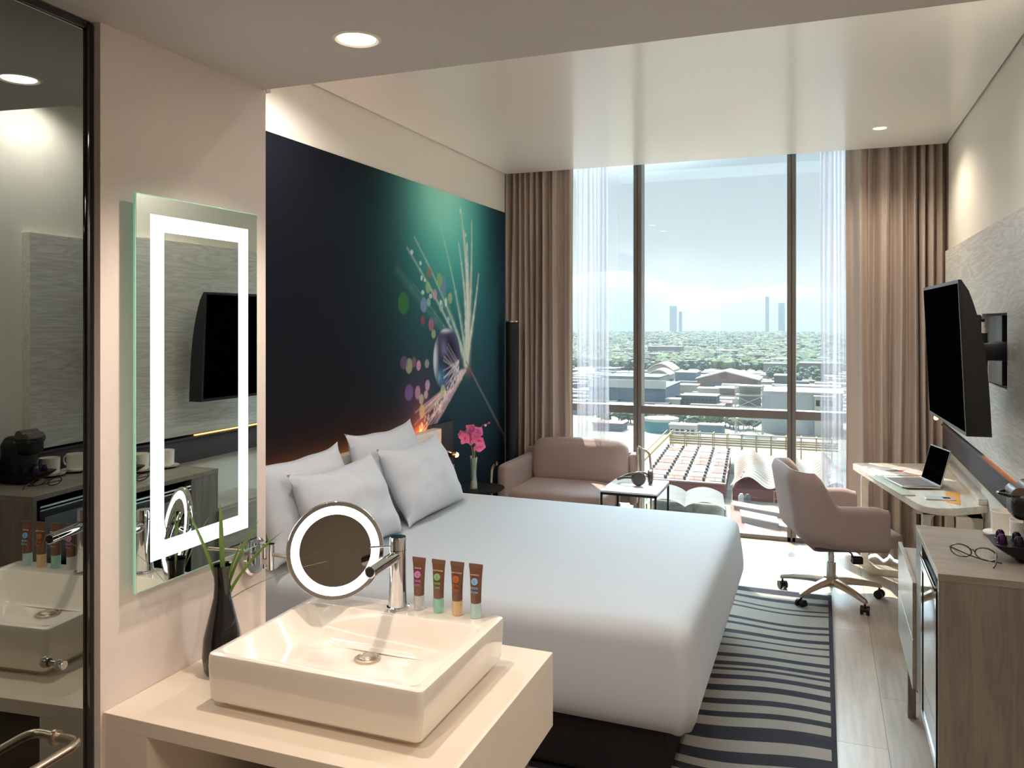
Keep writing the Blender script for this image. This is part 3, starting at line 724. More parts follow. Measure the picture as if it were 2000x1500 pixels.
def bloom(c, r, tilt, seed):
    rg = random.Random(seed); bm = NB(); R = Matrix.Rotation(tilt[0], 3, 'X') @ Matrix.Rotation(tilt[1], 3, 'Y')
    for k in range(5):
        a = 2 * PI * k / 5 + rg.uniform(-.15, .15); pr = []
        for i in range(7):
            s = i / 6; wd = r * 0.46 * math.sin(PI * min(1, 0.12 + s * 0.88)) ** 0.7; row = []
            for j in range(5):
                q = (j - 2) / 2; rad = r * s; zz = r * (0.25 * s * s + 0.18 * q * q * s) - r * 0.12 * math.sin(3 * s)
                lx, ly = rad, q * wd
                v = Vector((lx * math.cos(a) - ly * math.sin(a), lx * math.sin(a) + ly * math.cos(a), zz))
                row.append(Vector(c) + R @ Vector((v.x, -v.z, v.y)))
            pr.append(row)
        loft(bm, pr, closed=False)
    bmesh.ops.solidify(bm, geom=bm.faces[:], thickness=0.0008)
    b = obj('bloom', bm, M_pet, t, angle=80)
    bm = NB(); bmesh.ops.create_icosphere(bm, subdivisions=2, radius=r * 0.17); bm.transform(Matrix.Translation(Vector(c) + Vector((0.0, -r * 0.12, 0)))); obj('lip', bm, M_pet2, b)
for i, (dx, dz, r, tx) in enumerate([(-.012, .405, .052, (.3, .2)), (.045, .395, .04, (-.2, .4)), (-.055, .35, .046, (.1, -.5)), (-.02, .345, .05, (-.3, .1)), (.048, .335, .044, (.2, .5)),
                                     (.062, .300, .046, (-.5, .2)), (.02, .375, .04, (.5, 0)), (-.085, .375, .03, (0, -.8)), (.035, .285, .03, (.9, .2))]):
    bloom((vx + dx * 0.95 , vy - 0.012 * (i % 3), vz + dz), r, tx, i)
bm = NB(); bmesh.ops.create_icosphere(bm, subdivisions=2, radius=0.007); bm.transform(Matrix.Translation((vx + .112, vy, vz + .457))); obj('bud', bm, M_pet2, t)
bm = NB(); bmesh.ops.create_icosphere(bm, subdivisions=2, radius=0.009); bm.transform(Matrix.Translation((vx + .085, vy, vz + .44))); obj('bud', bm, M_pet, t)

# floor lamp column in the corner
t = thing('floor_lamp', 'tall black cylinder floor lamp standing in front of the left curtain', 'floor lamp', (-2.277, 5.95, 0))
bm = NB(); lathe(bm, [(0.0005, 0.0), (0.052, 0.0), (0.052, 1.645), (0.047, 1.645), (0.047, 1.60), (0.0005, 1.60)], (-2.277, 5.95, 0), 36); obj('column', bm, mat('matte_black', '#15151a', 0.5), t)
bm = NB(); lathe(bm, [(0.047, 1.645), (0.0525, 1.645), (0.0525, 1.655), (0.047, 1.655)], (-2.277, 5.95, 0), 36, cap=False); obj('rim', bm, M_chrome, t, label='thin chrome rim')

# ------------------------------------------------------------------ loveseat
def softbox(x0, x1, y0, y1, z0, z1, r, puff=0.0, seed=0):
    bm = NB(); bmesh.ops.create_cube(bm, size=2.0)
    bmesh.ops.subdivide_edges(bm, edges=bm.edges[:], cuts=11, use_grid_fill=True)
    hx, hy, hz = (x1 - x0) / 2, (y1 - y0) / 2, (z1 - z0) / 2; c = Vector(((x0 + x1) / 2, (y0 + y1) / 2, (z0 + z1) / 2))
    for v in bm.verts:
        q = v.co.copy()
        q.x, q.y, q.z = (math.copysign(min(1, abs(a) ** 0.8), a) for a in q)
        px, py, pz = q.x * hx, q.y * hy, q.z * hz
        core = Vector((max(-hx + r, min(hx - r, px)), max(-hy + r, min(hy - r, py)), max(-hz + r, min(hz - r, pz))))
        d_ = Vector((px, py, pz)) - core
        if d_.length > 1e-6: d_ = d_.normalized() * r
        n_ = Vector((px, py, pz)); pf = puff * (1 - q.x ** 4) * (1 - q.y ** 4) * 0 
        co = core + d_
        ax = min((hx - abs(px), 0), (hy - abs(py), 1), (hz - abs(pz), 2))[1]
        fac = [(1 - q.y ** 2) * (1 - q.z ** 2), (1 - q.x ** 2) * (1 - q.z ** 2), (1 - q.x ** 2) * (1 - q.y ** 2)][ax]
        co[ax] += math.copysign(puff * max(0, fac), q[ax])
        co += Vector((1, 1, 1)) * 0.004 * mnoise.noise((px * 6 + seed, py * 6, pz * 6)) * (1 if puff else 0)
        v.co = c + co
    return bm
t = thing('loveseat', 'mauve brown fabric loveseat with a chrome tube frame by the window', 'sofa', (-1.75, 5.75, 0))
obj('seat', softbox(-2.12, -1.425, 5.42, 6.05, 0.27, 0.445, 0.04, 0.012, 1), M_sofa, t)
b = softbox(-2.085, -1.375, 5.88, 6.06, 0.42, 0.745, 0.05, 0.022, 2)
b.transform(Matrix.Translation((-1.7, 5.93, 0.44)) @ Matrix.Rotation(-0.14, 4, 'X') @ Matrix.Translation((1.7, -5.93, -0.44)))
obj('back_cushion', b, M_sofa, t)
obj('arm', softbox(-2.19, -2.10, 5.40, 6.08, 0.27, 0.615, 0.03, 0.004, 3), M_sofa, t)
obj('arm', softbox(-1.355, -1.30, 5.98, 6.10, 0.27, 0.655, 0.02, 0.003, 4), M_sofa, t)
obj('backrest', softbox(-2.2, -1.33, 6.045, 6.10, 0.27, 0.66, 0.02, 0.0, 5), M_sofa, t)
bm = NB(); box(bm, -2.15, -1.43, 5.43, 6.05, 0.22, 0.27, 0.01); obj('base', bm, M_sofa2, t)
M_tube = mat('satin_chrome', '#c9b9a6', 0.2, metal=1.0)
bm = NB(); tube(bm, [(-2.18, 5.39, 0.63), (-2.20, 5.39, 0.625), (-2.218, 5.385, 0.59), (-2.222, 5.38, 0.5), (-2.222, 5.38, 0.25), (-2.222, 5.38, 0.017)], 0.016, sub=4); obj('frame_tube', bm, M_tube, t)
bm = NB(); tube(bm, [(-1.275, 5.99, 0.013), (-1.275, 5.99, 0.40), (-1.29, 5.99, 0.69), (-1.25, 5.99, 0.695), (-1.205, 5.99, 0.67), (-1.19, 5.99, 0.60), (-1.185, 5.99, 0.40), (-1.185, 5.99, 0.013)], 0.0085, sub=5); obj('frame_tube', bm, M_tube, t)
for x, y in ((-2.1, 5.5), (-1.47, 5.5), (-2.1, 6.0), (-1.47, 6.0)):
    obj('leg', CY((x, y, 0.0), (x, y, 0.225), 0.014), M_tube, t)

# side table with headphones
t = thing('side_table', 'small white-topped side table with a slim black metal frame', 'table', (-1.22, 5.65, 0))
tx0, tx1, ty0, ty1, tz = -1.412, -1.028, 5.375, 5.86, 0.50
obj('tabletop', BX(tx0, tx1, ty0, ty1, tz - 0.014, tz, 0.002), mat('white_marble_top', '#dfe2e4', 0.2, coat=0.4), t, label='glossy white tabletop')
bm = NB(); k = 0.014
box(bm, tx0, tx1, ty0, ty0 + k, tz - 0.03, tz - 0.014); box(bm, tx0, tx1, ty1 - k, ty1, tz - 0.03, tz - 0.014); box(bm, tx0, tx0 + k, ty0, ty1, tz - 0.03, tz - 0.014); box(bm, tx1 - k, tx1, ty0, ty1, tz - 0.03, tz - 0.014)
obj('top_frame', bm, mat('dark_frame', '#2a2c33', 0.4, metal=0.5), t, smooth=False); bm = NB()
box(bm, tx0, tx1, ty0, ty0 + k, 0, k); box(bm, tx0, tx1, ty1 - k, ty1, 0, k); box(bm, tx0, tx0 + k, ty0, ty1, 0, k); box(bm, tx1 - k, tx1, ty0, ty1, 0, k)
M_fr = mat('dark_frame', '#2a2c33', 0.4, metal=0.5); obj('floor_frame', bm, M_fr, t, smooth=False)
for x in (tx0, tx1 - k):
    for y in (ty0, ty1 - k): obj('leg', BX(x, x + k, y, y + k, k, tz - 0.03), M_fr, t, smooth=False)
t = thing('headphones', 'dark brown over-ear headphones lying on the white side table', 'headphones', (-1.21, 5.62, tz))
M_hp = mat('brown_leather', '#3c3029', 0.45); M_hp2 = mat('bronze_shell', '#4c443c', 0.3, metal=0.3)
bm = NB(); tube(bm, [(-1.22, 5.60, tz + .055), (-1.29, 5.59, tz + .055), (-1.345, 5.62, tz + .035), (-1.35, 5.68, tz + .03), (-1.30, 5.73, tz + .05), (-1.20, 5.74, tz + .07), (-1.15, 5.71, tz + .065)], 0.009, 10, sub=6); obj('headband', bm, M_hp, t)
for c, ax in (((-1.195, 5.595, tz + .052), (0.3, -1, 0)), ((-1.135, 5.70, tz + .052), (-1, -0.25, 0))):
    a_ = Vector(ax).normalized(); bm = NB(); p_ = Vector(c)
    A, B_ = frame(a_)
    prof = [(0.001, -.020), (0.040, -.020), (0.050, -.013), (0.051, 0.0), (0.048, 0.010), (0.040, 0.017), (0.001, 0.017)]
    loft(bm, [[p_ + a_ * h + (A * math.cos(q) + B_ * math.sin(q)) * r for q in [2 * PI * i / 28 for i in range(28)]] for r, h in prof]); obj('ear_cup', bm, M_hp2, t)

# ------------------------------------------------------------------ desk
zd = 0.715
t = thing('desk', 'pale oak writing desk with rounded corners fixed to the right wall', 'desk', (0.5, 5.2, 0))
P = round_poly([(0.185, 5.78), (0.465, 4.52), (0.787, 4.66), (0.787, 6.02)], [0.05, 0.16, 0.0, 0.0], 10)
P = round_poly([(0.182, 5.80), (0.492, 4.475), (0.737, 4.655), (0.787, 4.69), (0.787, 6.0)], [0.05, 0.20, 0.0, 0, 0.0], 10)
bm = NB(); prism(bm, P, zd - 0.036, zd, bev=0.006); obj('desktop', bm, M_oak, t)
def loopleg(y0, y1, x0, x1, z0, z1, th, r):
    bm = NB(); o_ = rrect(x0, x1, z0, z1, r, 8); i_ = rrect(x0 + th, x1 - th, z0 + th, z1 - th, max(0.005, r - th * .3), 8)
    rings = [[(p[0], y0, p[1]) for p in o_], [(p[0], y1, p[1]) for p in o_], [(p[0], y1, p[1]) for p in i_], [(p[0], y0, p[1]) for p in i_]]
    loft(bm, rings, wrap=True); return bm
obj('leg', loopleg(5.76, 5.86, 0.242, 0.78, 0.0, zd - 0.036, 0.042, 0.07), M_oak, t, label='rounded oak loop leg')
obj('leg', loopleg(4.80, 4.86, 0.50, 0.785, 0.0, zd - 0.036, 0.04, 0.07), M_oak, t, label='rounded oak loop leg')
obj('apron', BX(0.475, 0.785, 4.80, 4.83, zd - 0.09, zd - 0.034), M_oak, t)
obj('wall_rail', BX(0.745, 0.787, 4.7, 5.95, zd, zd + 0.03, 0.003), M_oak, t)

def quad_slab(pts, z0, z1, bev=0.0015):
    bm = NB(); prism(bm, pts, z0, z1, bev=bev); return bm
# magazine, notebook, orange patch, laptop, phone
zt = zd + 0.0005
M_paper = bpy.data.materials.new('magazine_print'); M_paper.use_nodes = True
n = M_paper.node_tree.nodes; l = M_paper.node_tree.links; p = n['Principled BSDF']; p.inputs['Roughness'].default_value = 0.35
tc_ = n.new('ShaderNodeTexCoord'); vo = n.new('ShaderNodeTexVoronoi'); vo.inputs['Scale'].default_value = 14; l.new(tc_.outputs['Object'], vo.inputs[0])
cr_ = n.new('ShaderNodeValToRGB'); cr_.color_ramp.interpolation = 'CONSTANT'
sv = n.new('ShaderNodeSeparateColor'); l.new(vo.outputs['Color'], sv.inputs[0]); l.new(sv.outputs[0], cr_.inputs[0])
for i, (q, c) in enumerate([(0, '#e8e2da'), (0.42, '#c9564a'), (0.56, '#ece6de'), (0.72, '#8a7a74'), (0.8, '#e0a890'), (0.9, '#f2efe9')]):
    e_ = cr_.color_ramp.elements[i] if i < 2 else cr_.color_ramp.elements.new(q); e_.position = q; e_.color = lin(c)
l.new(cr_.outputs[0], p.inputs['Base Color'])
tag(obj('magazine', quad_slab([(0.255, 5.66), (0.30, 5.36), (0.60, 5.47), (0.56, 5.74)], zt, zt + 0.006), M_paper), 'open colour magazine lying on the desk behind the laptop keyboard', 'magazine')
tag(obj('notebook', quad_slab([(0.262, 5.33), (0.402, 4.80), (0.47, 4.82), (0.345, 5.35)], zt, zt + 0.006), mat('sage_cover', '#b4b8a4', 0.5)), 'slim pale green notebook near the front edge of the desk', 'notebook')
tag(obj('orange_patch', quad_slab([(0.64, 5.02), (0.60, 4.72), (0.66, 4.66), (0.70, 4.98)], zt, zt + 0.0015, 0.0003), mat('orange_tone', '#e5a04a', 0.6)), 'small flat orange patch on the desk behind the laptop', 'patch')  # thin flat orange slab on the desktop
t = thing('laptop', 'open silver laptop with a black screen on the desk', 'laptop', (0.5, 5.13, zd))
M_al = mat('laptop_aluminium', '#c9c8c8', 0.3, metal=0.8)
A = Vector((0.342, 5.235)); B = Vector((0.418, 4.985)); C_ = Vector((0.615, 5.04)); D = Vector((0.545, 5.30))
zl = zd + 0.0068
obj('base', quad_slab([tuple(A), tuple(B), tuple(C_), tuple(D)], zl, zl + 0.012, 0.003), M_al, t)
def bil(u, v): return (A * (1 - u) + B * u) * (1 - v) + (D * (1 - u) + C_ * u) * v
obj('keyboard', quad_slab([tuple(bil(.08, .52)), tuple(bil(.92, .52)), tuple(bil(.92, .92)), tuple(bil(.08, .92))], zl + 0.0115, zl + 0.0128, 0), mat('laptop_keys', '#8a8684', 0.5), t, smooth=False)
hd = (C_ - D).normalized(); back = Vector((-hd.y, hd.x)); back = back if back.x > 0 else -back
def lid(u, h, o): # u along hinge, h up the lid, o thickness
    base_ = D + (C_ - D) * u; q = base_ + back * (h * 0.26 + o * 0.96)
    return (q.x, q.y, zl + 0.012 + h * 0.965 - o * 0.26)
def lidslab(u0, u1, h0, h1, o0, o1):
    bm = NB(); loft(bm, [[lid(u0, h0, o), lid(u1, h0, o), lid(u1, h1, o), lid(u0, h1, o)] for o in (o0, o1)]); return bm
obj('lid', lidslab(0, 1, 0, 0.205, 0, 0.006), M_al, t, smooth=False)
obj('screen', lidslab(0.02, 0.98, 0.006, 0.199, -0.0012, 0.0), M_blackg if False else mat('laptop_screen', '#050506', 0.6, spec=0.0), t, smooth=False, label='black screen')
t = thing('smartphone', 'white smartphone lying on the desk in front of the laptop', 'phone', (0.575, 4.77, zd))
obj('body', quad_slab([(0.508, 4.80), (0.51, 4.735), (0.652, 4.75), (0.640, 4.83)], zt, zt + 0.008, 0.002), mat('phone_white', '#dcdcde', 0.2), t)
obj('camera_bump', quad_slab([(0.595, 4.765), (0.63, 4.769), (0.625, 4.80), (0.591, 4.796)], zt + 0.008, zt + 0.0095, 0), M_black, t, smooth=False)

# ------------------------------------------------------------------ swivel chair (local frame, facing +x)
cx, cyy = 0.05, 5.19
t = thing('desk_chair', 'mauve brown upholstered swivel armchair on a five-star metal base at the desk', 'chair', (cx, cyy, 0), math.radians(17))
bm = NB(); rings = []
path = []
HW = 0.265; R_ = 0.11; XBk = -0.235; XF = 0.235
for i in range(17): path.append((XF - (XF - (XBk + R_)) * i / 16, -HW, 0, -1))
for i in range(1, 12): a = -PI / 2 - PI / 2 * i / 12; path.append((XBk + R_ + R_ * math.cos(a), -HW + R_ + R_ * math.sin(a), math.cos(a), math.sin(a)))
for i in range(7): path.append((XBk, -HW + R_ + (2 * HW - 2 * R_) * i / 6, -1, 0))
for i in range(1, 12): a = PI - PI / 2 * i / 12; path.append((XBk + R_ + R_ * math.cos(a), HW - R_ + R_ * math.sin(a), math.cos(a), math.sin(a)))
for i in range(17): path.append((XBk + R_ + (XF - (XBk + R_)) * i / 16, HW, 0, 1))
def sm1(a, b, v): s = min(1, max(0, (v - a) / (b - a))); return s * s * (3 - 2 * s)
TH = 0.055
for (x, y, nx, ny) in path:
    back_ = 1 - sm1(-0.125, -0.045, x)
    top = 0.605 + 0.205 * back_ - 0.02 * sm1(0.16, 0.235, x) - 0.02 * back_ * (abs(y) / HW) ** 2
    bot = 0.345 + 0.02 * sm1(-.2, .2, -x)
    sec = []
    H2 = top - bot; rr = 0.024
    NS = 10
    for side, seq in ((1, range(NS + 1)), (-1, range(NS, -1, -1))):
        for k_ in seq:
            s = k_ / NS; z = bot + H2 * s
            inset = 0.0
            if z > top - rr: inset = rr * (1 - math.sqrt(max(0, 1 - ((z - top + rr) / rr) ** 2)))
            if z < bot + rr: inset = rr * (1 - math.sqrt(max(0, 1 - ((bot + rr - z) / rr) ** 2)))
            curve_in = 0.075 * max(0, (0.50 - z) / 0.155) ** 2 * (0.12 + 0.88 * (1 - sm1(-0.22, -0.05, x)))   # shell tucks under
            leanb = 0.05 * back_ * max(0, (z - 0.5) / 0.3)
            off = (TH / 2 - inset) * side - curve_in
            sec.append((x + nx * off - leanb * (1 if back_ > 0 else 0), y + ny * off * 1.0, z))
    rings.append(sec)
loft(bm, rings); obj('shell', bm, M_sofa, t, local=True, angle=60)
bm = softbox(-0.19, 0.335, -0.235, 0.235, 0.355, 0.445, 0.035, 0.01, 9); obj('seat', bm, M_sofa, t, local=True)
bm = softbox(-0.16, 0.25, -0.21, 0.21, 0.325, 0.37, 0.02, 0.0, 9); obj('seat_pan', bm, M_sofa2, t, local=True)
bm = NB(); cyl(bm, (0, 0, 0.115), (0, 0, 0.22), 0.029); cyl(bm, (0, 0, 0.22), (0, 0, 0.335), 0.019); obj('gas_lift', bm, M_chrome, t, local=True)
bm = NB(); box(bm, 0.05, 0.13, -0.04, 0.04, 0.30, 0.328, 0.004); tube(bm, [(0.05, -0.02, 0.31), (0.08, -0.12, 0.30), (0.06, -0.18, 0.275)], 0.005, sub=4); box(bm, 0.06, 0.12, -0.20, -0.16, 0.26, 0.30, 0.006); obj('tilt_lever', bm, M_black, t, local=True)
bm = NB(); lathe(bm, [(0.0005, 0.075), (0.035, 0.075), (0.042, 0.10), (0.038, 0.135), (0.0005, 0.14)], (0, 0, 0), 24); obj('hub', bm, M_steel, t, local=True)
for k_ in range(5):
    a = math.radians(3 + 72 * k_); ca, sa = math.cos(a), math.sin(a)
    bm = NB(); rg_ = []
    for s, w_, h0, h1 in ((0.02, 0.024, 0.085, 0.128), (0.12, 0.02, 0.085, 0.120), (0.22, 0.016, 0.076, 0.104), (0.285, 0.013, 0.066, 0.088), (0.30, 0.010, 0.064, 0.082)):
        sec = []
        for (q, z) in ((-1, h0), (1, h0), (1, (h0 + h1) / 2), (0.5, h1), (-0.5, h1), (-1, (h0 + h1) / 2)):
            sec.append((ca * s - sa * q * w_, sa * s + ca * q * w_, z))
        rg_.append(sec)
    loft(bm, rg_); lg = obj('leg', bm, M_steel, t, local=True, angle=50)
    bm = NB(); c0 = Vector((ca * 0.288, sa * 0.288, 0)); sd = Vector((-sa, ca, 0)) if k_ % 2 else Vector((ca, sa, 0)).lerp(Vector((-sa, ca, 0)), 0.5).normalized()
    for q in (-1, 1): cyl(bm, c0 + sd * (q * 0.008) + Vector((0, 0, 0.025)), c0 + sd * (q * 0.024) + Vector((0, 0, 0.025)), 0.025, n=24)
    cyl(bm, c0 + Vector((0, 0, 0.03)), c0 + Vector((0, 0, 0.072)), 0.006); cyl(bm, c0 - sd * 0.01 + Vector((0, 0, 0.025)), c0 + sd * 0.01 + Vector((0, 0, 0.025)), 0.013)
    obj('caster', bm, M_black, lg, local=True)

# ------------------------------------------------------------------ minibar cabinet and drawer unit
FX = 0.338
t = thing('minibar_cabinet', 'tall grey-brown wood veneer cabinet with a glass minibar door', 'cabinet', (0.56, 3.13, 0))
bm = NB(); y0, y1 = 2.811, 3.454; zb_, zt_ = 0.235, 0.87
box(bm, FX, XP - 0.002, y0, y0 + 0.022, zb_, zt_ - 0.022); box(bm, FX, XP - 0.002, y1 - 0.022, y1, zb_, zt_ - 0.022)
box(bm, FX + 0.004, XP - 0.002, y0 + 0.022, y1 - 0.022, zb_, zb_ + 0.02); box(bm, XP - 0.02, XP - 0.002, y0 + .022, y1 - .022, zb_ + 0.02, zt_ - 0.022)
box(bm, FX, FX + 0.05, 3.26, y1 - 0.022, zb_ + 0.02, zt_ - 0.022)
obj('carcass', bm, M_veneer, t, smooth=False)
obj('top', BX(FX - 0.002, XP - 0.002, y0 - 0.001, y1 + 0.001, zt_ - 0.022, zt_, 0.001), M_venh, t, smooth=False)
bm = BX(FX + 0.006, XP - 0.06, 2.84, 3.25, 0.258, 0.80, 0.002); fr = obj('minibar', bm, mat('fridge_dark', '#0a0a0c', 0.4), t)
bm = NB(); xf = FX + 0.002
for a in ((xf - .006, xf + .006, 2.845, 2.875, 0.24, 0.795), (xf - .006, xf + .006, 3.225, 3.25, 0.24, 0.795), (xf - .006, xf + .006, 2.875, 3.225, 0.765, 0.795), (xf - .006, xf + .006, 2.875, 3.225, 0.24, 0.265)):
    box(bm, *a)
obj('door_frame', bm, M_blackg, t, smooth=False)
obj('glass_door', BX(xf - .003, xf + .004, 2.875, 3.225, 0.265, 0.765), mat('minibar_glass', (0.35, 0.40, 0.42, 1), 0.03, metal=1.0), t, smooth=False, label='reflective glass minibar door')
bm = BX(xf - .010, xf - .004, 2.845, 3.25, 0.797, 0.803); box(bm, xf - .010, xf - .004, 2.845, 3.25, 0.812, 0.820); obj('vent_trim', bm, M_chrome, t, smooth=False)
for y in (2.86, 3.40): obj('leg', BX(0.50, 0.54, y, y + 0.03, 0.0, zb_), M_veneer, t, smooth=False)
for y in (2.86, 3.40): obj('leg', BX(0.69, 0.73, y, y + 0.03, 0.0, zb_), M_veneer, t, smooth=False)

t = thing('drawer_unit', 'low grey-brown wooden drawer unit between minibar cabinet and desk', 'drawer unit', (0.56, 3.75, 0))
M_dr = wood('drawer_veneer', '#8f8578', '#aaa092', 0.35, 'Y', 1.4, coat=0.35)
y0, y1 = 3.456, 4.08
obj('carcass', BX(FX + 0.004, XP - 0.002, y0, y1, 0.235, 0.622, 0.001), M_dr, t, smooth=False)
for i, (a, b) in enumerate(((0.432, 0.645), (0.236, 0.424))):
    dr = obj('drawer', BX(FX - 0.012, FX + 0.003, y0 + 0.002, y1 + 0.002, a, b, 0.001), M_dr, t, smooth=False)
obj('back_rail', BX(0.40, 0.41, y0, y1, 0.622, 0.637), M_dr, t, smooth=False)
for y in (3.73,): obj('leg', BX(0.335, 0.365, y, y + 0.035, 0.0, 0.235), M_veneer, t, smooth=False)

# things on the cabinet
zc_ = 0.870
t = thing('eyeglasses', 'dark-rimmed eyeglasses lying open on the cabinet top', 'glasses', (0.46, 3.0, zc_))
M_tort = mat('dark_brown_acetate', '#2c1f18', 0.25); M_lens = mixmat('lens_glass', 0.12, 'ShaderNodeBsdfTransparent', 'ShaderNodeBsdfGlossy', (0.95, 0.95, 0.93, 1), (1, 1, 1, 1), 0.02)
def lensring(c, rx, rz, dirv, tilt):
    out = []
    for i in range(24):
        a = 2 * PI * i / 24; out.append(Vector(c) + dirv * (rx * math.cos(a)) + tilt * (rz * math.sin(a)))
    return out
gd = Vector((0.97, -0.10, 0)).normalized(); gt = Vector((-0.1, 0.75, 0.62)).normalized()
c1 = Vector((0.430, 3.032, zc_ + .0235)); c2 = Vector((0.498, 3.006, zc_ + .0235))
bm = NB(); tube(bm, lensring(c1, .030, .0245, gd, gt), 0.0024, 8, closed=True); tube(bm, lensring(c2, .030, .0245, gd, gt), 0.0024, 8, closed=True)
tube(bm, [c1 + gd * .030 + gt * .006, (c1 + c2) / 2 + gt * .012, c2 - gd * .030 + gt * .006], 0.002, 8, sub=4); obj('rims', bm, M_tort, t)
bm = NB()
for c in (c1, c2):
    R = lensring(c, .0285, .0235, gd, gt); vs = [bm.verts.new(q) for q in R]; bm.faces.new(vs)
bmesh.ops.solidify(bm, geom=bm.faces[:], thickness=0.001); obj('lenses', bm, M_lens, t)
for c, s in ((c1, -1), (c2, 1)):
    st = c + gd * (.031 * s) + gt * .010
    bm = NB(); en = (0.393, 2.965, zc_ + .003) if s < 0 else (0.505, 2.925, zc_ + .003)
    en = (0.54, 2.985, zc_ + .004) if s < 0 else en
    mid = Vector(st) * 0.5 + Vector(en) * 0.5 + Vector((0, -0.02, -0.004))
    tube(bm, [st, mid, en], 0.0022, 8, sub=5); obj('temple', bm, M_tort, t)
# cup and saucer
def cup(x, y, label, ZB=zc_):
    t = thing('cup', label, 'cup', (x, y, ZB + 0.009))
    bm = NB(); z = ZB + 0.009
    lathe(bm, [(0.0005, z), (0.036, z), (0.0465, z + 0.01), (0.0485, z + 0.085), (0.0455, z + 0.085), (0.0435, z + 0.012), (0.0005, z + 0.010)], (x, y, 0), 36); obj('body', bm, M_white, t)
    bm = NB(); tube(bm, [(x + .047, y, z + .07), (x + .07, y, z + .068), (x + .078, y, z + .045), (x + .068, y, z + .025), (x + .046, y, z + .02)], 0.004, 10, sub=5); obj('handle', bm, M_white, t)
    bm = NB(); lathe(bm, [(0.0005, ZB + 0.001), (0.04, ZB + 0.001), (0.072, ZB + 0.011), (0.073, ZB + 0.014), (0.042, ZB + 0.008), (0.0005, ZB + 0.008)], (x, y, 0), 36)
    s = obj('saucer', bm, M_white); tag(s, label.replace('cup', 'saucer under the cup', 1), 'saucer')
cup(0.622, 3.375, 'white porcelain cup behind the coffee capsules')
cup(0.655, 3.235, 'white porcelain cup hidden behind the coffee machine by the wall')
# coffee machine
t = thing('coffee_machine', 'black capsule coffee machine cut off by the right edge of the picture', 'coffee machine', (0.68, 3.1, zc_))
my = 3.075
bm = NB()
for k_ in range(1): pass
prof = [(my - .07, 0), (my + .07, 0)]
b = softbox(0.625, 0.735, my - .075, my + .075, zc_ + .005, zc_ + .215, 0.035, 0.0); obj('body', b, mat('machine_black', '#17151a', 0.3, bump=0.3, bscale=300), t)
b = softbox(0.575, 0.735, my - .06, my + .06, zc_ + .135, zc_ + .225, 0.03, 0.0); obj('head', b, M_black, t)
bm = NB(); tube(bm, [(0.615, my - .045, zc_ + .213), (0.575, my - .045, zc_ + .214), (0.550, my - .02, zc_ + .214), (0.545, my, zc_ + .214), (0.550, my + .02, zc_ + .214), (0.575, my + .045, zc_ + .214), (0.615, my + .045, zc_ + .213)], 0.0055, 10, sub=5); obj('lever', bm, M_blackg, t)
bm = NB(); cyl(bm, (0.60, my - .05, zc_ + .215), (0.60, my + .05, zc_ + .215), 0.028, n=24); cyl(bm, (0.63, my - .052, zc_ + .235), (0.63, my + .052, zc_ + .235), 0.022, n=24); obj('hinge', bm, mat('hinge_taupe', '#5b5048', 0.35), t)
bm = NB(); rg_ = []
for z, x0_, x1_, hw in ((0.002, 0.60, 0.735, .06), (0.012, 0.582, 0.735, .065), (0.035, 0.545, 0.735, .075), (0.052, 0.522, 0.735, .082), (0.056, 0.520, 0.735, .082)):
    rg_.append([(a, b_, zc_ + z) for a, b_ in rrect(x0_, x1_, my - hw, my + hw, 0.03, 5)])
loft(bm, rg_); obj('drip_tray', bm, M_black, t)
M_cap = mat('purple_capsule', '#3a2046', 0.25, metal=0.7)
def capsule(x, y, lab, m_):
    z = zc_ + 0.0565; bm = NB(); lathe(bm, [(0.0005, z), (0.0175, z), (0.0175, z + 0.002), (0.0148, z + 0.003), (0.0125, z + 0.022), (0.007, z + 0.029), (0.0005, z + 0.030)], (x, y, 0), 24)
    tag(obj('coffee_capsule', bm, m_), lab, 'capsule')
M_cap2 = mat('dark_capsule', '#2c2630', 0.25, metal=0.7)
capsule(0.550, my - .035, 'purple coffee capsule on the tray, nearest the picture front at left', M_cap)
capsule(0.556, my + .028, 'purple coffee capsule on the tray, behind at left', M_cap)
capsule(0.594, my - .052, 'dark coffee capsule on the tray, nearest the machine in front', M_cap2)
capsule(0.600, my + .012, 'dark coffee capsule on the tray, nearest the machine behind', M_cap2)

# ------------------------------------------------------------------ vanity
zv = 0.86
t = thing('vanity_counter', 'cream solid-surface vanity counter with an open recess below', 'counter', (-0.98, 1.5, 0))
bm = BX(XM + 0.001, -0.60, 1.232, 1.84, zv - 0.030, zv, 0.0012)
box(bm, -0.628, -0.60, 1.232, 1.84, zv - 0.175, zv - 0.030); box(bm, XM + 0.001, -0.628, 1.76, 1.84, zv - 0.175, zv - 0.030)
obj('countertop', bm, M_solid, t, smooth=False)
bm = BX(XM + 0.001, XM + 0.115, 1.232, 1.74, 0.0, zv - 0.030); obj('side_panel', bm, M_solid, t, smooth=False)
bm = BX(XM + 0.115, -0.628, 1.30, 1.76, 0.42, 0.45); obj('shelf', bm, M_solid, t, smooth=False)
bm = BX(XM + 0.115, -0.628, 1.72, 1.745, 0.0, zv - 0.03); obj('back_panel', bm, mat('recess_brown', '#4a3a32', 0.7), t, smooth=False)
bm = softbox(-1.12, -0.72, 1.40, 1.62, 0.452, 0.72, 0.03, 0.006, 8)
tag(obj('towel_stack', bm, mat('grey_towel', '#7a716a', 0.95, bump=0.8, bscale=200)), 'grey towels stacked in the recess under the counter', 'towels')

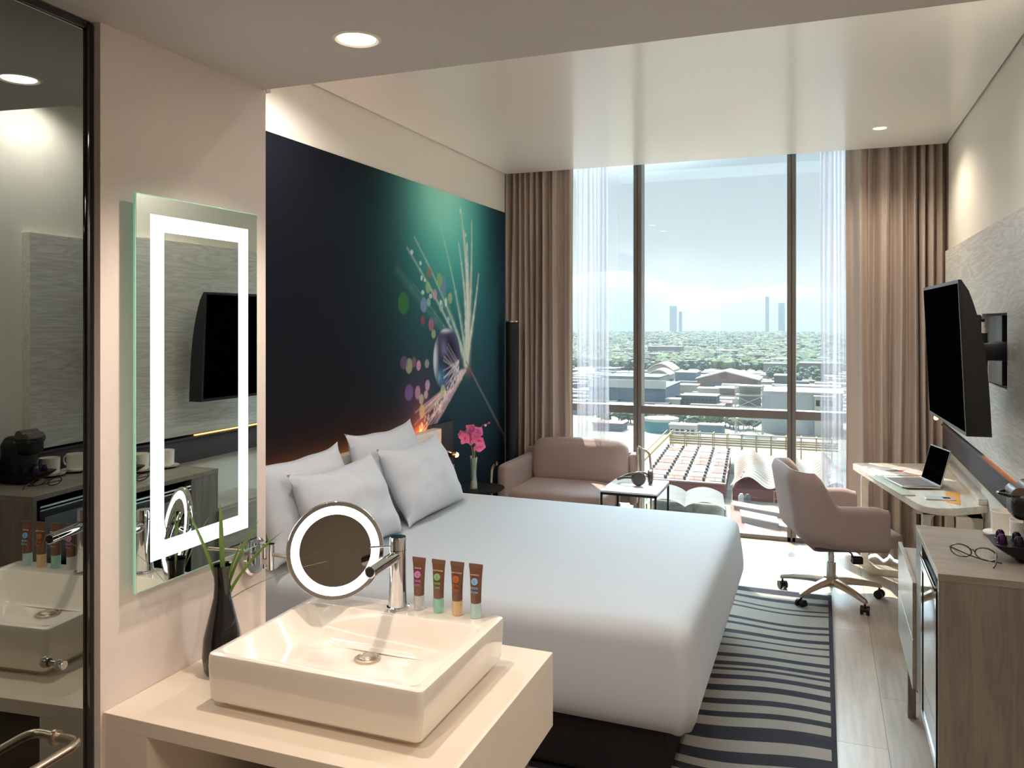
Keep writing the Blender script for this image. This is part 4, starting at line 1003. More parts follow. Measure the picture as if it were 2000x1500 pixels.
t = thing('washbasin', 'square white ceramic vessel washbasin on the counter', 'sink', (-0.91, 1.5, zv))
zr = 0.972
def sq(x0, x1, y0, y1, r, z, n=5): return [(a, b, z) for a, b in rrect(x0, x1, y0, y1, r, n)]
bm = NB()
RX0, RX1, RY0, RY1 = -1.176, -0.682, 1.322, 1.735
IY = 1.656
rings = [sq(RX0 + .03, RX1 - .025, RY0 + .022, RY1 - .03, 0.012, zv + 0.0005), sq(RX0 + .03, RX1 - .025, RY0 + .022, RY1 - .03, 0.012, zv + 0.015), sq(RX0 + .010, RX1 - .006, RY0 + .001, RY1 - .008, 0.012, zv + 0.017), sq(RX0 + .006, RX1 - .003, RY0 - .002, RY1 - .004, 0.012, zv + 0.024), sq(RX0, RX1, RY0 - .001, RY1, 0.012, zr - 0.03),
         sq(RX0, RX1, RY0, RY1, 0.012, zr - 0.007), sq(RX0 + .0015, RX1 - .0015, RY0 + .0015, RY1 - .0015, 0.012, zr - 0.002), sq(RX0 + .005, RX1 - .005, RY0 + .005, RY1 - .005, 0.012, zr),
         sq(RX0 + .015, RX1 - .020, RY0 + .016, IY, 0.02, zr), sq(RX0 + .018, RX1 - .024, RY0 + .020, IY - .004, 0.02, zr - 0.003), sq(RX0 + .045, RX1 - .036, RY0 + .030, IY - .025, 0.03, zr - 0.040),
         sq(RX0 + .075, RX1 - .055, RY0 + .050, IY - .045, 0.04, zr - 0.064), sq(RX0 + .11, RX1 - .09, RY0 + .09, IY - .06, 0.04, zr - 0.070), sq(-0.98, -0.91, 1.52, 1.60, 0.015, zr - 0.073)]
loft(bm, rings); obj('basin', bm, M_white, t, angle=32)
dx, dy, dzz = -0.943, 1.565, zr - 0.0715
bm = NB(); lathe(bm, [(0.0005, dzz + .007), (0.016, dzz + .007), (0.019, dzz + .005), (0.0195, dzz + 0.002), (0.022, dzz + 0.002), (0.024, dzz + 0.004), (0.029, dzz + 0.003), (0.030, dzz - .003), (0.0005, dzz - .003)], (dx, dy, 0), 36); obj('drain', bm, M_steel, t, label='round chrome drain')

fx, fy = -0.939, 1.696
t = thing('faucet', 'chrome single-lever cylindrical basin faucet', 'faucet', (fx, fy, zr))
bm = NB(); lathe(bm, [(0.0005, zr + .0005), (0.027, zr + .0005), (0.027, zr + 0.004), (0.0235, zr + 0.006), (0.0215, zr + 0.025), (0.0200, zr + 0.06), (0.0195, zr + 0.136), (0.0195, zr + 0.137)], (fx, fy, 0), 36); obj('body', bm, M_chrome, t)
bm = NB(); lathe(bm, [(0.0195, zr + 0.138), (0.0195, zr + 0.166), (0.0185, zr + 0.168), (0.0005, zr + 0.168)], (fx, fy, 0), 36); cyl(bm, (fx, fy, zr + 0.146), (fx - 0.07, fy - 0.01, zr + 0.138), 0.0028, n=10); obj('lever', bm, M_chrome, t)
bm = NB(); sp = Vector((fx, fy, zr + 0.125)); ep = Vector((fx - 0.002, fy - 0.125, zr + 0.118)); cyl(bm, sp, ep, 0.0135, 0.0135, n=28); obj('spout', bm, M_chrome, t)
dd = (ep - sp).normalized(); bm = NB(); cyl(bm, ep, ep + dd * 0.002, 0.010, n=24); obj('aerator', bm, M_black, t)

# toiletry tubes
M_tb = mat('brown_tube', '#704c3a', 0.3, coat=0.3)
def toiletry(x, y, lab, dotc, capc, top, lines):
    t = thing('toiletry_tube', lab, 'toiletry tube', (x, y, zr + 0.0005), group='toiletry tubes standing on the washbasin')
    z0 = zr + 0.0005
    bm = NB(); lathe(bm, [(0.0005, z0), (0.0122, z0), (0.0125, z0 + 0.033), (0.0115, z0 + 0.034), (0.0005, z0 + 0.034)], (x, y, 0), 24)
    obj('cap', bm, mat('cap_' + dotc, capc, 0.25, trans=0.35), t)
    bm = NB(); rg_ = []
    for i in range(11):
        s = i / 10; hw = 0.0122 + 0.0048 * s ** 1.6; ht = 0.0118 * (1 - s ** 1.8) + 0.0009
        rg_.append([(x + hw * math.cos(a), y + ht * math.sin(a), z0 + 0.034 + 0.079 * s) for a in [2 * PI * k / 24 for k in range(24)]])
    loft(bm, rg_); obj('body', bm, M_tb, t)
    bm = BX(x - .0172, x + .0172, y - .0011, y + .0011, z0 + 0.1125, z0 + 0.1215); obj('crimp', bm, M_tb, t, smooth=False)
    def surf(z):
        s = (z - z0 - 0.034) / 0.079; return y - (0.0118 * (1 - s ** 1.8) + 0.0009) - 0.0002
    zc0 = z0 + 0.083
    bm = NB(); cyl(bm, (x, surf(zc0) + .001, zc0), (x, surf(zc0) - 0.0022, zc0), 0.0078, n=28)
    em = obj('round_emblem', bm, mat('dot_' + dotc, dotc, 0.5), t)
    bm = NB(); cyl(bm, (x, surf(zc0) - .0020, zc0 - .005), (x, surf(zc0) - 0.0020, zc0 + .003), 0.0005, n=8); obj('motif', bm, mat('motif_dark', '#2a2030', 0.6), em)
    obj('lettering', text_bm(top, 0.0042, Matrix.Translation((x, surf(z0 + 0.096) - 0.0012, z0 + 0.096)) @ Matrix.Rotation(PI / 2, 4, 'X')), mat('ink_pale', '#d8c4b4', 0.6), t, smooth=False)
    for i, (tx, sz) in enumerate(lines):
        zz = z0 + 0.066 - 0.0088 * i
        obj('lettering', text_bm(tx, sz, Matrix.Translation((x, surf(zz) - 0.0006, zz)) @ Matrix.Rotation(PI / 2, 4, 'X')), mat('ink_' + dotc, dotc, 0.6), t, smooth=False)
for x, lab, dc, cc, top, ln in ((-0.887, 'brown toiletry tube with a pink circle, next to the faucet', '#c47cc0', '#dfe2e6', 'SHOWER', [('HAIR', .0085), ('BODY', .007)]),
                       (-0.836, 'brown toiletry tube with a green circle and mint cap', '#82b878', '#a8e0cc', 'CONDITIONER', [('HAIR', .0085), ('CARE', .007)]),
                       (-0.788, 'brown toiletry tube with an orange circle and peach cap', '#b5631f', '#f4cf9c', 'BODY LOTION', [('SKIN', .0085), ('CARE', .007)]),
                       (-0.741, 'brown toiletry tube with a blue circle, rightmost of the row', '#88b4dc', '#cdeee8', 'SHAMPOO', [('HAIR', .0085), ('WASH', .007)])):
    toiletry(x, 1.704, lab, dc, cc, top, ln)

# vase with grass blades
vx, vy = -1.262, 1.47
t = thing('grass_vase', 'tall slim black glossy vase standing on the vanity by the wall', 'vase', (vx, vy, zv))
bm = NB(); lathe(bm, [(0.0005, zv), (0.030, zv), (0.040, zv + 0.01), (0.044, zv + 0.04), (0.041, zv + 0.08), (0.029, zv + 0.13), (0.0195, zv + 0.17), (0.0175, zv + 0.20), (0.020, zv + 0.23), (0.0235, zv + 0.243), (0.0205, zv + 0.24), (0.0155, zv + 0.20), (0.015, zv + 0.15), (0.0005, zv + 0.14)], (vx, vy, 0), 36)
obj('body', bm, M_blackg, t)
t = thing('reed_grass', 'long thin green grass blades standing in the black vase', 'plant', (vx, vy, zv + 0.15))
zb2 = zv + 0.15
M_grass = mat('grass_green', '#6f8a45', 0.45, var=0.3, vscale=40)
BL = [((-0.045, -0.01, 0.30), (-0.105, -0.035, 0.275), 0.0035), ((0.002, 0.0, 0.35), (0.0, 0.0, 0.36), 0.0045), ((0.05, 0.03, 0.28), (0.095, 0.05, 0.27), 0.0032),
      ((0.06, 0.05, 0.24), (0.15, 0.09, 0.22), 0.0032), ((0.08, 0.03, 0.20), (0.26, 0.05, 0.175), 0.002), ((0.03, -0.03, 0.22), (0.08, -0.01, 0.21), 0.003),
      ((-0.03, 0.02, 0.20), (-0.02, 0.07, 0.24), 0.0025), ((0.045, 0.02, 0.23), (0.13, 0.07, 0.235), 0.003)]
BL = [((vx + 0.5 * e[0] * 0.7, vy + e[1] * .5, zb2 + e[2] * 0.62), (vx + e[0], vy + e[1], zb2 + e[2] * 1.0), w_) for _, e, w_ in
      [(0, (-0.058, -0.05, 0.225), .004), (0, (-0.002, -0.005, 0.235), .0055), (0, (0.075, 0.03, 0.19), .0035), (0, (0.12, 0.06, 0.165), .0035), (0, (0.25, 0.04, 0.115), .0018), (0, (0.055, 0.0, 0.15), .003), (0, (-0.05, 0.05, 0.18), .002), (0, (0.10, 0.05, 0.15), .003)]]
for i, (m_, e_, w_) in enumerate(BL):
    p0 = Vector((vx + 0.004 * math.cos(i), vy + 0.004 * math.sin(i), zb2)); m_ = Vector(m_); e_ = Vector(e_); rg_ = []
    for k_ in range(15):
        s = k_ / 14; c = (1 - s) ** 2 * p0 + 2 * s * (1 - s) * m_ + s * s * e_
        ww = w_ * (0.7 + 0.3 * math.sin(PI * s)) * (1 - s ** 6) + 0.0003
        sd = Vector((0.93, 0.36, 0)).normalized()
        rg_.append([c - sd * ww, c + Vector((0, 0.0008, 0)), c + sd * ww, c - Vector((0, 0.0008, 0))])
    bm = NB(); loft(bm, rg_); obj('blade', bm, M_grass, t)

# LED mirror on the partition
t = thing('led_mirror', 'tall rectangular wall mirror with a glowing white light border', 'mirror', (XM, 1.481, 1.085))
mx0 = -1.335; my0, my1, mz0, mz1 = 1.287, 1.675, 1.085, 1.919
obj('backing', BX(XM + .0005, mx0, my0 + 0.06, my1 - 0.06, mz0 + 0.06, mz1 - 0.06), mat('mirror_back', '#cfcac2', 0.5), t, smooth=False)
obj('glass_edge', BX(mx0, -1.3295, my0, my1, mz0, mz1), M_glassedge, t, smooth=False, label='pale green glass edge')
obj('mirror_glass', BX(-1.3296, -1.3285, my0 + 0.002, my1 - 0.002, mz0 + 0.002, mz1 - 0.002), M_mirror, t, smooth=False)
a0, a1, b0, b1 = 1.327, 1.638, 1.140, 1.878; c0_, c1_, d0, d1 = 1.364, 1.604, 1.177, 1.843
bm = NB(); box(bm, -1.3286, -1.328, a0, c0_, b0, b1); box(bm, -1.3286, -1.328, c1_, a1, b0, b1); box(bm, -1.3286, -1.328, c0_, c1_, b0, d0); box(bm, -1.3286, -1.328, c0_, c1_, d1, b1)
obj('light_border', bm, M_led, t, smooth=False, label='glowing white border')

# round magnifying mirror on an arm
mc = Vector((-1.086, 1.656, 1.103)); RM = 0.1145
nv = (Vector((0, 0, EYE + 0.15)) - mc); nv.z *= 0.55; nv.normalize()
t = thing('magnifying_mirror', 'round chrome magnifying mirror with a glowing ring on a wall arm', 'mirror', (XM, 1.69, 1.05))
A, B_ = frame(nv)
def disc(prof, n_=56):
    bm = NB(); loft(bm, [[mc + nv * h + (A * math.cos(q) + B_ * math.sin(q)) * r for q in [2 * PI * i / n_ for i in range(n_)]] for r, h in prof]); return bm
obj('housing', disc([(0.001, -0.022), (0.06, -0.020), (0.098, -0.012), (RM, -0.004), (RM, 0.003), (RM - 0.002, 0.006), (RM - .0105, 0.006), (RM - .0105, 0.0), (0.001, 0.0)]), M_chrome, t)
bm = NB(); loft(bm, [[mc + nv * h + (A * math.cos(q) + B_ * math.sin(q)) * r for q in [2 * PI * i / 56 for i in range(56)]] for r, h in ((RM - .011, 0.001), (RM - .011, 0.005), (0.084, 0.005), (0.084, 0.001))], wrap=True)
obj('light_ring', bm, M_ring, t, label='glowing white ring')
obj('mirror_face', disc([(0.001, 0.0005), (0.084, 0.0005), (0.084, 0.0045), (0.001, 0.0045)]), mat('tinted_mirror', '#9a9690', 0.02, metal=1.0), t, smooth=False)
wm = Vector((XM, 1.69, 1.052))
bm = NB(); lathe(bm, [(0.0005, XM + .0005), (0.046, XM + .0005), (0.047, XM + 0.012), (0.042, XM + 0.018), (0.0005, XM + 0.018)], (0, 1.69, 1.052), 40, 'X'); obj('wall_rose', bm, M_chrome, t)
bm = NB(); cyl(bm, (XM + 0.04, 1.69, 1.028), (XM + 0.04, 1.69, 1.09), 0.0125, n=28); cyl(bm, (XM + 0.018, 1.69, 1.058), (XM + 0.04, 1.69, 1.058), 0.009); cyl(bm, (XM + 0.066, 1.68, 1.028), (XM + 0.066, 1.68, 1.092), 0.010, n=28); box(bm, XM + 0.04, XM + 0.066, 1.676, 1.692, 1.04, 1.052); obj('joint', bm, M_chrome, t)
bm = NB(); cyl(bm, (XM + 0.066, 1.68, 1.066), tuple(mc - nv * 0.012 + Vector((-0.09, 0.0, -0.035))), 0.0045, n=12); obj('arm', bm, M_steel, t)

# ------------------------------------------------------------------ the city far below the window
GZ = -56.0
gm = bpy.data.materials.new('city_ground'); gm.use_nodes = True
n = gm.node_tree.nodes; l = gm.node_tree.links; p = n['Principled BSDF']; p.inputs['Roughness'].default_value = 0.95
tc_ = n.new('ShaderNodeTexCoord'); v1 = n.new('ShaderNodeTexVoronoi'); v1.inputs['Scale'].default_value = 0.045; l.new(tc_.outputs['Object'], v1.inputs[0])
cr_ = n.new('ShaderNodeValToRGB'); sv = n.new('ShaderNodeSeparateColor'); l.new(v1.outputs['Color'], sv.inputs[0]); l.new(sv.outputs[0], cr_.inputs[0])
for i, (q, c) in enumerate([(0, '#a39c8e'), (0.35, '#b8b0a4'), (0.6, '#c9c0b2'), (0.8, '#8f9080'), (1.0, '#d9d2c6')]):
    e_ = cr_.color_ramp.elements[i] if i < 2 else cr_.color_ramp.elements.new(q); e_.position = q; e_.color = tuple(v * CITY for v in lin(c)[:3]) + (1,)
l.new(cr_.outputs[0], p.inputs['Base Color'])
bm = NB(); vs = [bm.verts.new(q) for q in ((-9000, 30, GZ), (9000, 30, GZ), (9000, 14000, GZ), (-9000, 14000, GZ))]; bm.faces.new(vs)
struct('ground', bm, gm)
def cm(name, c, **k): return mat('city_' + name, tuple(v * CITY for v in lin(c)[:3]) + (1,), 0.85, **k)
C_white, C_cream, C_grey, C_dgrey = cm('white', '#ece8e0'), cm('cream', '#d9cdbc'), cm('grey', '#a9a8a6'), cm('dark_grey', '#6d7275')
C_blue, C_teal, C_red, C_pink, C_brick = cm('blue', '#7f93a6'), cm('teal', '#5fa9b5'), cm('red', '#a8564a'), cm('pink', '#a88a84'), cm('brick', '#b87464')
C_yel, C_win, C_or = cm('yellow', '#d2b672'), cm('window', '#3f4a52'), cm('orange', '#e0a676')
C_roofw = cm('roof_white', '#f2ede6')
def bldg(name, label, x0, x1, y, dep, zt, wall, roof=None, win=None, cat='building', par=0.5, group=None):
    t = thing(name, label, cat, ((x0 + x1) / 2, y + dep / 2, GZ), group=group)
    obj('walls', BX(x0, x1, y, y + dep, GZ, zt), wall, t, smooth=False)
    obj('roof', BX(x0 - par, x1 + par, y - par, y + dep + par, zt, zt + max(0.6, par)), roof or C_roofw, t, smooth=False)
    if win:
        nx, nz, z0, z1, f = win; wd = (x1 - x0) / nx
        for j in range(nz):
            for i in range(nx):
                a = x0 + wd * (i + (1 - f) / 2); c = z0 + (z1 - z0) * (j + .2) / nz; e2 = z0 + (z1 - z0) * (j + .8) / nz
                obj('window', BX(a, a + wd * f, y - 0.12, y, c, e2), C_win, t, smooth=False)
    return t
# near factory with rows of vents
t = thing('factory_hall', 'flat red and grey factory roof with rows of dark vents below the window', 'building', (-43, 300, GZ))
C_stripe = cm('roof_patch', '#c9b3a8', var=0.15, vscale=0.6)
def para(x0, x1, x2, x3, y0, y1, z0, z1):
    bm = NB(); a = [(x0, y0), (x1, y0), (x2, y1), (x3, y1)]; prism(bm, a, z0, z1); return bm
obj('walls', para(-55, -28.8, -34.5, -60, 265, 338, GZ, -50.4), C_red, t, smooth=False)
obj('roof', para(-55.4, -28.5, -34.2, -60.4, 264.6, 338.4, -50.4, -50), C_stripe, t, smooth=False)
def on(u, v): # u across, v depth on the hall roof
    xa = -55 + 26.2 * u; xb = -60 + 25.5 * u; return xa + (xb - xa) * v, 265 + 73 * v
for i in range(4):
    for j in range(5):
        x, y = on(0.06 + i * 0.25, 0.03 + j * 0.2); obj('roof_panel', BX(x, x + 4.9, y, y + 7 + 3 * (j % 2), -50, -49.85), C_brick if (i + j) % 3 else C_pink, t, smooth=False)
for i in range(5):
    for j in range(12):
        x, y = on(0.02 + i * 0.235, 0.02 + j * 0.082); obj('roof_vent', BX(x, x + 0.8, y, y + 1.2, -49.85, -48.9), C_dgrey, t, smooth=False)
for j, v in enumerate((0.03, 0.45, 0.97)):
    bm = NB(); a = on(0, v); b = on(1, v); cyl(bm, (a[0], a[1], -48.8), (b[0], b[1], -48.8), 0.09, n=8)
    for i in range(9):
        x, y = on(i / 8, v); cyl(bm, (x, y, -50), (x, y, -48.8), 0.07, n=6)
    obj('railing', bm, C_yel, t, smooth=False)
# wavy roofed shed
t = thing('wavy_roof_shed', 'industrial shed with a wavy orange and white roof', 'building', (-13, 300, GZ))
bm = NB(); rgs = []
for i in range(61):
    s = i / 60; row = []
    x = -27.5 + 34 * s; z = -49.6 + 1.7 * math.cos((x + 22.0) * 2 * PI / 13.2)
    rgs.append([(x, 268, z), (x, 268 + 14, z), (x - 1.5, 296, z), (x - 3.0, 312, z), (x - 5, 330, z)])
loft(bm, rgs, closed=False)
ow = bpy.data.materials.new('wavy_roof'); ow.use_nodes = True
n = ow.node_tree.nodes; l = ow.node_tree.links; p = n['Principled BSDF']; tc_ = n.new('ShaderNodeTexCoord'); sx_ = n.new('ShaderNodeSeparateXYZ'); l.new(tc_.outputs['Object'], sx_.inputs[0])
wv = n.new('ShaderNodeTexWave'); wv.bands_direction = 'Y'; wv.inputs['Scale'].default_value = 0.07; l.new(tc_.outputs['Object'], wv.inputs[0])
w2 = n.new('ShaderNodeTexWave'); w2.bands_direction = 'X'; w2.inputs['Scale'].default_value = 0.024; w2.inputs['Distortion'].default_value = 2; l.new(tc_.outputs['Object'], w2.inputs[0])
ma = n.new('ShaderNodeMath'); ma.operation = 'GREATER_THAN'; ma.inputs[1].default_value = 0.9; l.new(wv.outputs[1], ma.inputs[0])
m1 = n.new('ShaderNodeMix'); m1.data_type = 'RGBA'; m1.inputs[6].default_value = (0.34, 0.19, 0.10, 1); m1.inputs[7].default_value = (0.42, 0.38, 0.33, 1); l.new(w2.outputs[1], m1.inputs[0])
m2 = n.new('ShaderNodeMix'); m2.data_type = 'RGBA'; m2.inputs[7].default_value = (0.10, 0.06, 0.04, 1); l.new(ma.outputs[0], m2.inputs[0]); l.new(m1.outputs[2], m2.inputs[6]); l.new(m2.outputs[2], p.inputs['Base Color'])
bmesh.ops.solidify(bm, geom=bm.faces[:], thickness=0.3)
obj('roof', bm, ow, t, angle=60)
obj('walls', BX(-27, 6, 270, 326, GZ, -52.3), C_red, t, smooth=False)
bm = NB()
for i in range(7): cyl(bm, (-14 + i * 2.6, 266.5, GZ), (-14 + i * 2.6, 266.5, -51.6), 0.16, n=6)
for z in (-51.6, -54): cyl(bm, (-14.2, 266.5, z), (1.8, 266.5, z), 0.12, n=6)
obj('steel_rack', bm, C_or, t, smooth=False)
for k_ in range(3):
    for j in range(9):
        x = -24.5 + k_ * 13.2; z = -49.6 + 1.7 * math.cos((x + 22.0) * 2 * PI / 13.2)
        obj('skylight', BX(x, x + 2.2, 271 + j * 4.6, 272.4 + j * 4.6, z - .2, z + 0.35), C_white if j % 2 else C_dgrey, t, smooth=False)
# pipe bridge
t = thing('pipe_bridge', 'long yellow pipe bridge running behind the factory roofs', 'pipe bridge', (-28, 340, GZ))
for k_, (z, r) in enumerate(((-46.2, .45), (-47.2, .35), (-48.2, .5), (-49.4, .35), (-45.0, .3))):
    obj('pipe', CY((-60, 341 + k_ * 0.8, z), (6, 341 + k_ * 0.8, z), r, n=10), C_yel if k_ % 2 else C_cream, t, smooth=True)
for i in range(12):
    x = -59 + i * 5.7; bm = NB(); box(bm, x - .2, x + .2, 340, 340.4, GZ, -44.5); box(bm, x - .2, x + .2, 345, 345.4, GZ, -44.5); box(bm, x - .2, x + .2, 340, 345.4, -44.7, -44.3); obj('trestle', bm, C_yel, t, smooth=False)
bm = NB(); cyl(bm, (-59, 340, -45), (-63, 290, -51.5), 0.5, n=8); cyl(bm, (-60.6, 340, -44), (-64.4, 290, -50.5), 0.25, n=8); obj('sloping_pipe', bm, C_yel, t)
# tent roofs and yard in front
t = thing('tent_roof', 'pale grey stretched tent roof with two arched bays in the yard', 'canopy', (-37, 251, GZ))
bm = NB(); rgs = []
for i in range(33):
    s = i / 32; x = -49 + 23 * s; rgs.append([(x + 0.14 * (y - 240) * -1, y, -52.4 + 1.9 * abs(math.sin(s * 2 * PI)) ** 0.8 - 0.02 * (y - 240)) for y in (238, 244, 250, 256, 262)])
loft(bm, rgs, closed=False); bmesh.ops.solidify(bm, geom=bm.faces[:], thickness=0.12); obj('membrane', bm, cm('membrane', '#cfccc6'), t, angle=50)
for i in range(3): obj('mast', CY((-48.5 + i * 11.3, 238.2, GZ), (-48.5 + i * 11.3, 238.2, -52.4), 0.2, n=8), C_dgrey, t)
def poly_bldg(name, label, P, z0, z1, wall, roof, cat='building'):
    cx_ = sum(p[0] for p in P) / len(P); cy_ = sum(p[1] for p in P) / len(P)
    t = thing(name, label, cat, (cx_, cy_, GZ)); bm = NB(); prism(bm, P, z0, z1 - 0.3); obj('walls', bm, wall, t, smooth=False)
    bm = NB(); prism(bm, [(cx_ + (a - cx_) * 1.03, cy_ + (b - cy_) * 1.03) for a, b in P], z1 - 0.3, z1); obj('roof', bm, roof, t, smooth=False)
poly_bldg('long_shed', 'broad low building with a red roof nearest below the window', [(-26.4, 260.0), (-21.5, 216), (-2, 222), (-4, 252)], GZ, -55.4, C_pink, C_brick)
poly_bldg('white_annex', 'long narrow white roof on the red building, farthest from the window', [(-25.3, 258.5), (-24.8, 252.8), (-4.2, 244.2), (-4.4, 249.5)], -55.4, -53.9, C_grey, C_roofw)
poly_bldg('white_annex', 'white box-like roof house in the middle of the red roof', [(-22.2, 245), (-21.2, 237.5), (-11, 232.4), (-12, 239.6)], -55.4, -53.4, C_grey, C_roofw)
poly_bldg('white_annex', 'white roof strip of the red building right beside the mullion', [(-14.2, 239.7), (-13.9, 234.9), (-5.4, 230.4), (-5.5, 235)], -55.4, -54.2, C_grey, C_roofw)
poly_bldg('white_annex', 'white roof strip of the red building nearest to the window', [(-19.7, 231), (-19.3, 225.7), (-8, 216.5), (-8, 222)], -55.4, -54.0, C_grey, C_roofw)
for i, (x, y) in enumerate(((-23.5, 266 - 4), (-21.6, 262))):
    t = thing('silo', ('white', 'dark')[i] + ' cylindrical silo before the red factory wall', 'silo', (x, y, GZ))
    bm = NB(); lathe(bm, [(0.01, GZ), (0.9, GZ), (0.9, -53), (0.5, -52.2), (0.01, -52.0)], (x, y, 0), 20); obj('tank', bm, C_white if i == 0 else C_dgrey, t)
# band around the transom
bldg('white_block', 'large white windowless block with dark windows at its right end', -28.5, 10, 440, 30, -35, cm('pale_blue', '#d5dcdf'), C_roofw)
bldg('grey_block', 'grey annex with a band of dark windows against the white block', -3.4, 6, 436, 3.5, -36.5, C_white, C_roofw, (3, 2, -47, -37, .6))
t = thing('scaffold_tower', 'white steel scaffold tower with cross bracing', 'scaffold', (-34.5, 428, GZ))
for x in (-41, -28):
    for y in (424, 432): obj('mast', BX(x - .25, x + .25, y - .25, y + .25, GZ, -31), C_white, t, smooth=False)
for z in (-31.4, -36, -42, -48): obj('deck', BX(-41, -28, 424, 432, z, z + .6), C_white, t, smooth=False)
for z0, z1 in ((-56, -48), (-48, -42), (-42, -36)):
    bm = NB(); cyl(bm, (-41, 424, z0), (-28, 424, z1), .2, n=6); cyl(bm, (-28, 424, z0), (-41, 424, z1), .2, n=6); obj('brace', bm, C_white, t, smooth=False)
obj('cladding', BX(-40, -29, 431.6, 432, -47, -31.5), cm('pale_cladding', '#c9cfd0'), t, smooth=False)
t = thing('water_tank', 'round teal water tank with a white rim', 'tank', (-78.8, 425, GZ))
bm = NB(); lathe(bm, [(0.1, GZ), (8.8, GZ), (8.8, -50.3), (0.1, -50.0)], (-78.8, 425, 0), 40); obj('tank_wall', bm, C_teal, t)
bm = NB(); lathe(bm, [(8.8, -50.3), (9.1, -50.3), (9.1, -48.9), (0.1, -48.2)], (-78.8, 425, 0), 40); obj('tank_roof', bm, C_white, t)
bldg('control_house', 'small white building with a row of dark windows beside the teal tank', -70.8, -58.1, 404, 8, -50, C_white, C_roofw, (5, 1, -54.5, -51, .6))
bldg('blue_shed', 'low blue shed at the left edge of the window view', -113, -97.5, 416, 12, -52.4, C_blue, C_pink)
bldg('blue_shed', 'low dark blue shed behind the small white building', -60, -47, 424, 8, -52.0, C_blue, C_grey)
bldg('great_hall', 'long blue-grey hall with a broad white roof edge at the left', -152, -98.4, 547, 60, -43.5, C_blue, C_dgrey)
obj('fascia', BX(-152.5, -98, 545.6, 546.4, -43.8, -38.2), C_roofw, bpy.data.objects['great_hall'], smooth=False)
bldg('sawtooth_hall', 'low grey factory hall with a dark roof beyond the blue-grey hall', -165, -120, 640, 40, -43, C_grey, C_dgrey)
def vault(label, x0, x1, y, dep, zb, h, mtl):
    t = thing('vaulted_hall', label, 'building', ((x0 + x1) / 2, y + dep / 2, GZ)); N = 16
    bm = NB(); loft(bm, [[(x0 + (x1 - x0) * i / N, yy, zb + h * math.sin(PI * i / N)) for i in range(N + 1)] + [(x1, yy, GZ), (x0, yy, GZ)] for yy in (y, y + dep)]); obj('hall', bm, C_cream, t, angle=30)
    bm = NB(); loft(bm, [[(x0 - .5 + (x1 - x0 + 1) * i / N, yy, zb + .2 + (h + .3) * math.sin(PI * i / N)) for i in range(N + 1)] + [(x0 - .5 + (x1 - x0 + 1) * (N - i) / N, yy, zb + 1.2 + (h + .8) * math.sin(PI * i / N)) for i in range(N + 1)] for yy in (y - 1.5, y + dep)]); obj('roof', bm, mtl, t, angle=50)
vault('barrel-vaulted white roof hall at the left, the farther of two', -168, -142, 830, 40, -49, 6, C_roofw)
vault('barrel-vaulted white roof hall at the left, the nearer of two', -158, -137, 780, 30, -50.5, 4, C_roofw)
t = thing('gabled_hall', 'wide brownish hall with a shallow white gable roof in the middle', 'building', (-78, 740, GZ))
obj('walls', BX(-102, -51, 721, 761, GZ, -48.8), C_pink, t, smooth=False)
bm = NB(); loft(bm, [[(-103.5, yy, -49), (-78, yy, -42.0), (-49.5, yy, -49), (-49.5, yy, -48), (-78, yy, -41), (-103.5, yy, -48)] for yy in (719, 763)]); obj('roof', bm, C_roofw, t, smooth=False)
bm = NB(); loft(bm, [[(-102, yy, -48.8), (-78, yy, -42.1), (-51, yy, -48.8)] for yy in (721, 722)]); obj('gable', bm, C_pink, t, smooth=False)
for a in ((' grey-blue flat roofed block left of the white gable', -125, -106, 742, 30, -45, C_blue, C_grey, None), ('low cream building with a white roof before the gabled hall', -118, -92.8, 656, 14, -49.6, C_cream, C_roofw, None),
          ('white flat shed before the gabled hall', -89.4, -72.9, 632, 14, -50, C_white, C_roofw, None), ('pinkish windowless block right before the gabled hall', -70.2, -58.5, 609, 20, -47.5, C_pink, C_roofw, None),
          ('small white flat-roofed house behind the left mullion', -98.1, -88.5, 545, 10, -50.8, C_white, C_roofw, None), ('grey office block with two rows of dark windows', -88, -65, 548, 18, -48.2, C_dgrey, C_grey, (9, 2, -54, -49.5, .55)),
          ('small bright red-roofed building beside the grey office block', -64.9, -56.2, 554, 8, -53.2, C_cream, C_red, None), ('grey-blue block at the right behind the second mullion', -39.5, -27.5, 755, 20, -46.5, C_dgrey, C_roofw, None),
          ('long grey roofed warehouse right of the gabled hall', -62, -33, 957, 40, -46.5, C_grey, C_dgrey, None), ('brown-grey warehouse at the right edge of the view', -22, 20, 911, 40, -43, C_pink, C_dgrey, None),
          ('low pale building beyond the white block', -19, 14, 696, 18, -51, C_cream, C_roofw, (12, 1, -55, -52, .5)), ('pale green-grey block among trees at the left', -256, -204, 1267, 30, -38, C_grey, C_grey, None),
          ('beige house block among trees in the middle', -155, -123, 1301, 30, -44, C_cream, C_cream, None), ('long white house row among trees right of the middle', -136, -67, 1485, 25, -48, C_white, C_cream, None),
          ('white house row among trees at the right', -34, 12, 1350, 25, -49, C_white, C_cream, None)):
    bldg('building', a[0].strip(), *a[1:8], win=a[8])
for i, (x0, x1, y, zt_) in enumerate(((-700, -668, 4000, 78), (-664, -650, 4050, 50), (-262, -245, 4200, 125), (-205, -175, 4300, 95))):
    bldg('tower_block', ('hazy high-rise block on the horizon left of the middle', 'lower hazy block beside the high-rise left of the middle', 'slim hazy tower on the horizon at the right', 'broad hazy tower block on the horizon at the right')[i], x0, x1, y, 25, zt_, C_blue, C_grey)
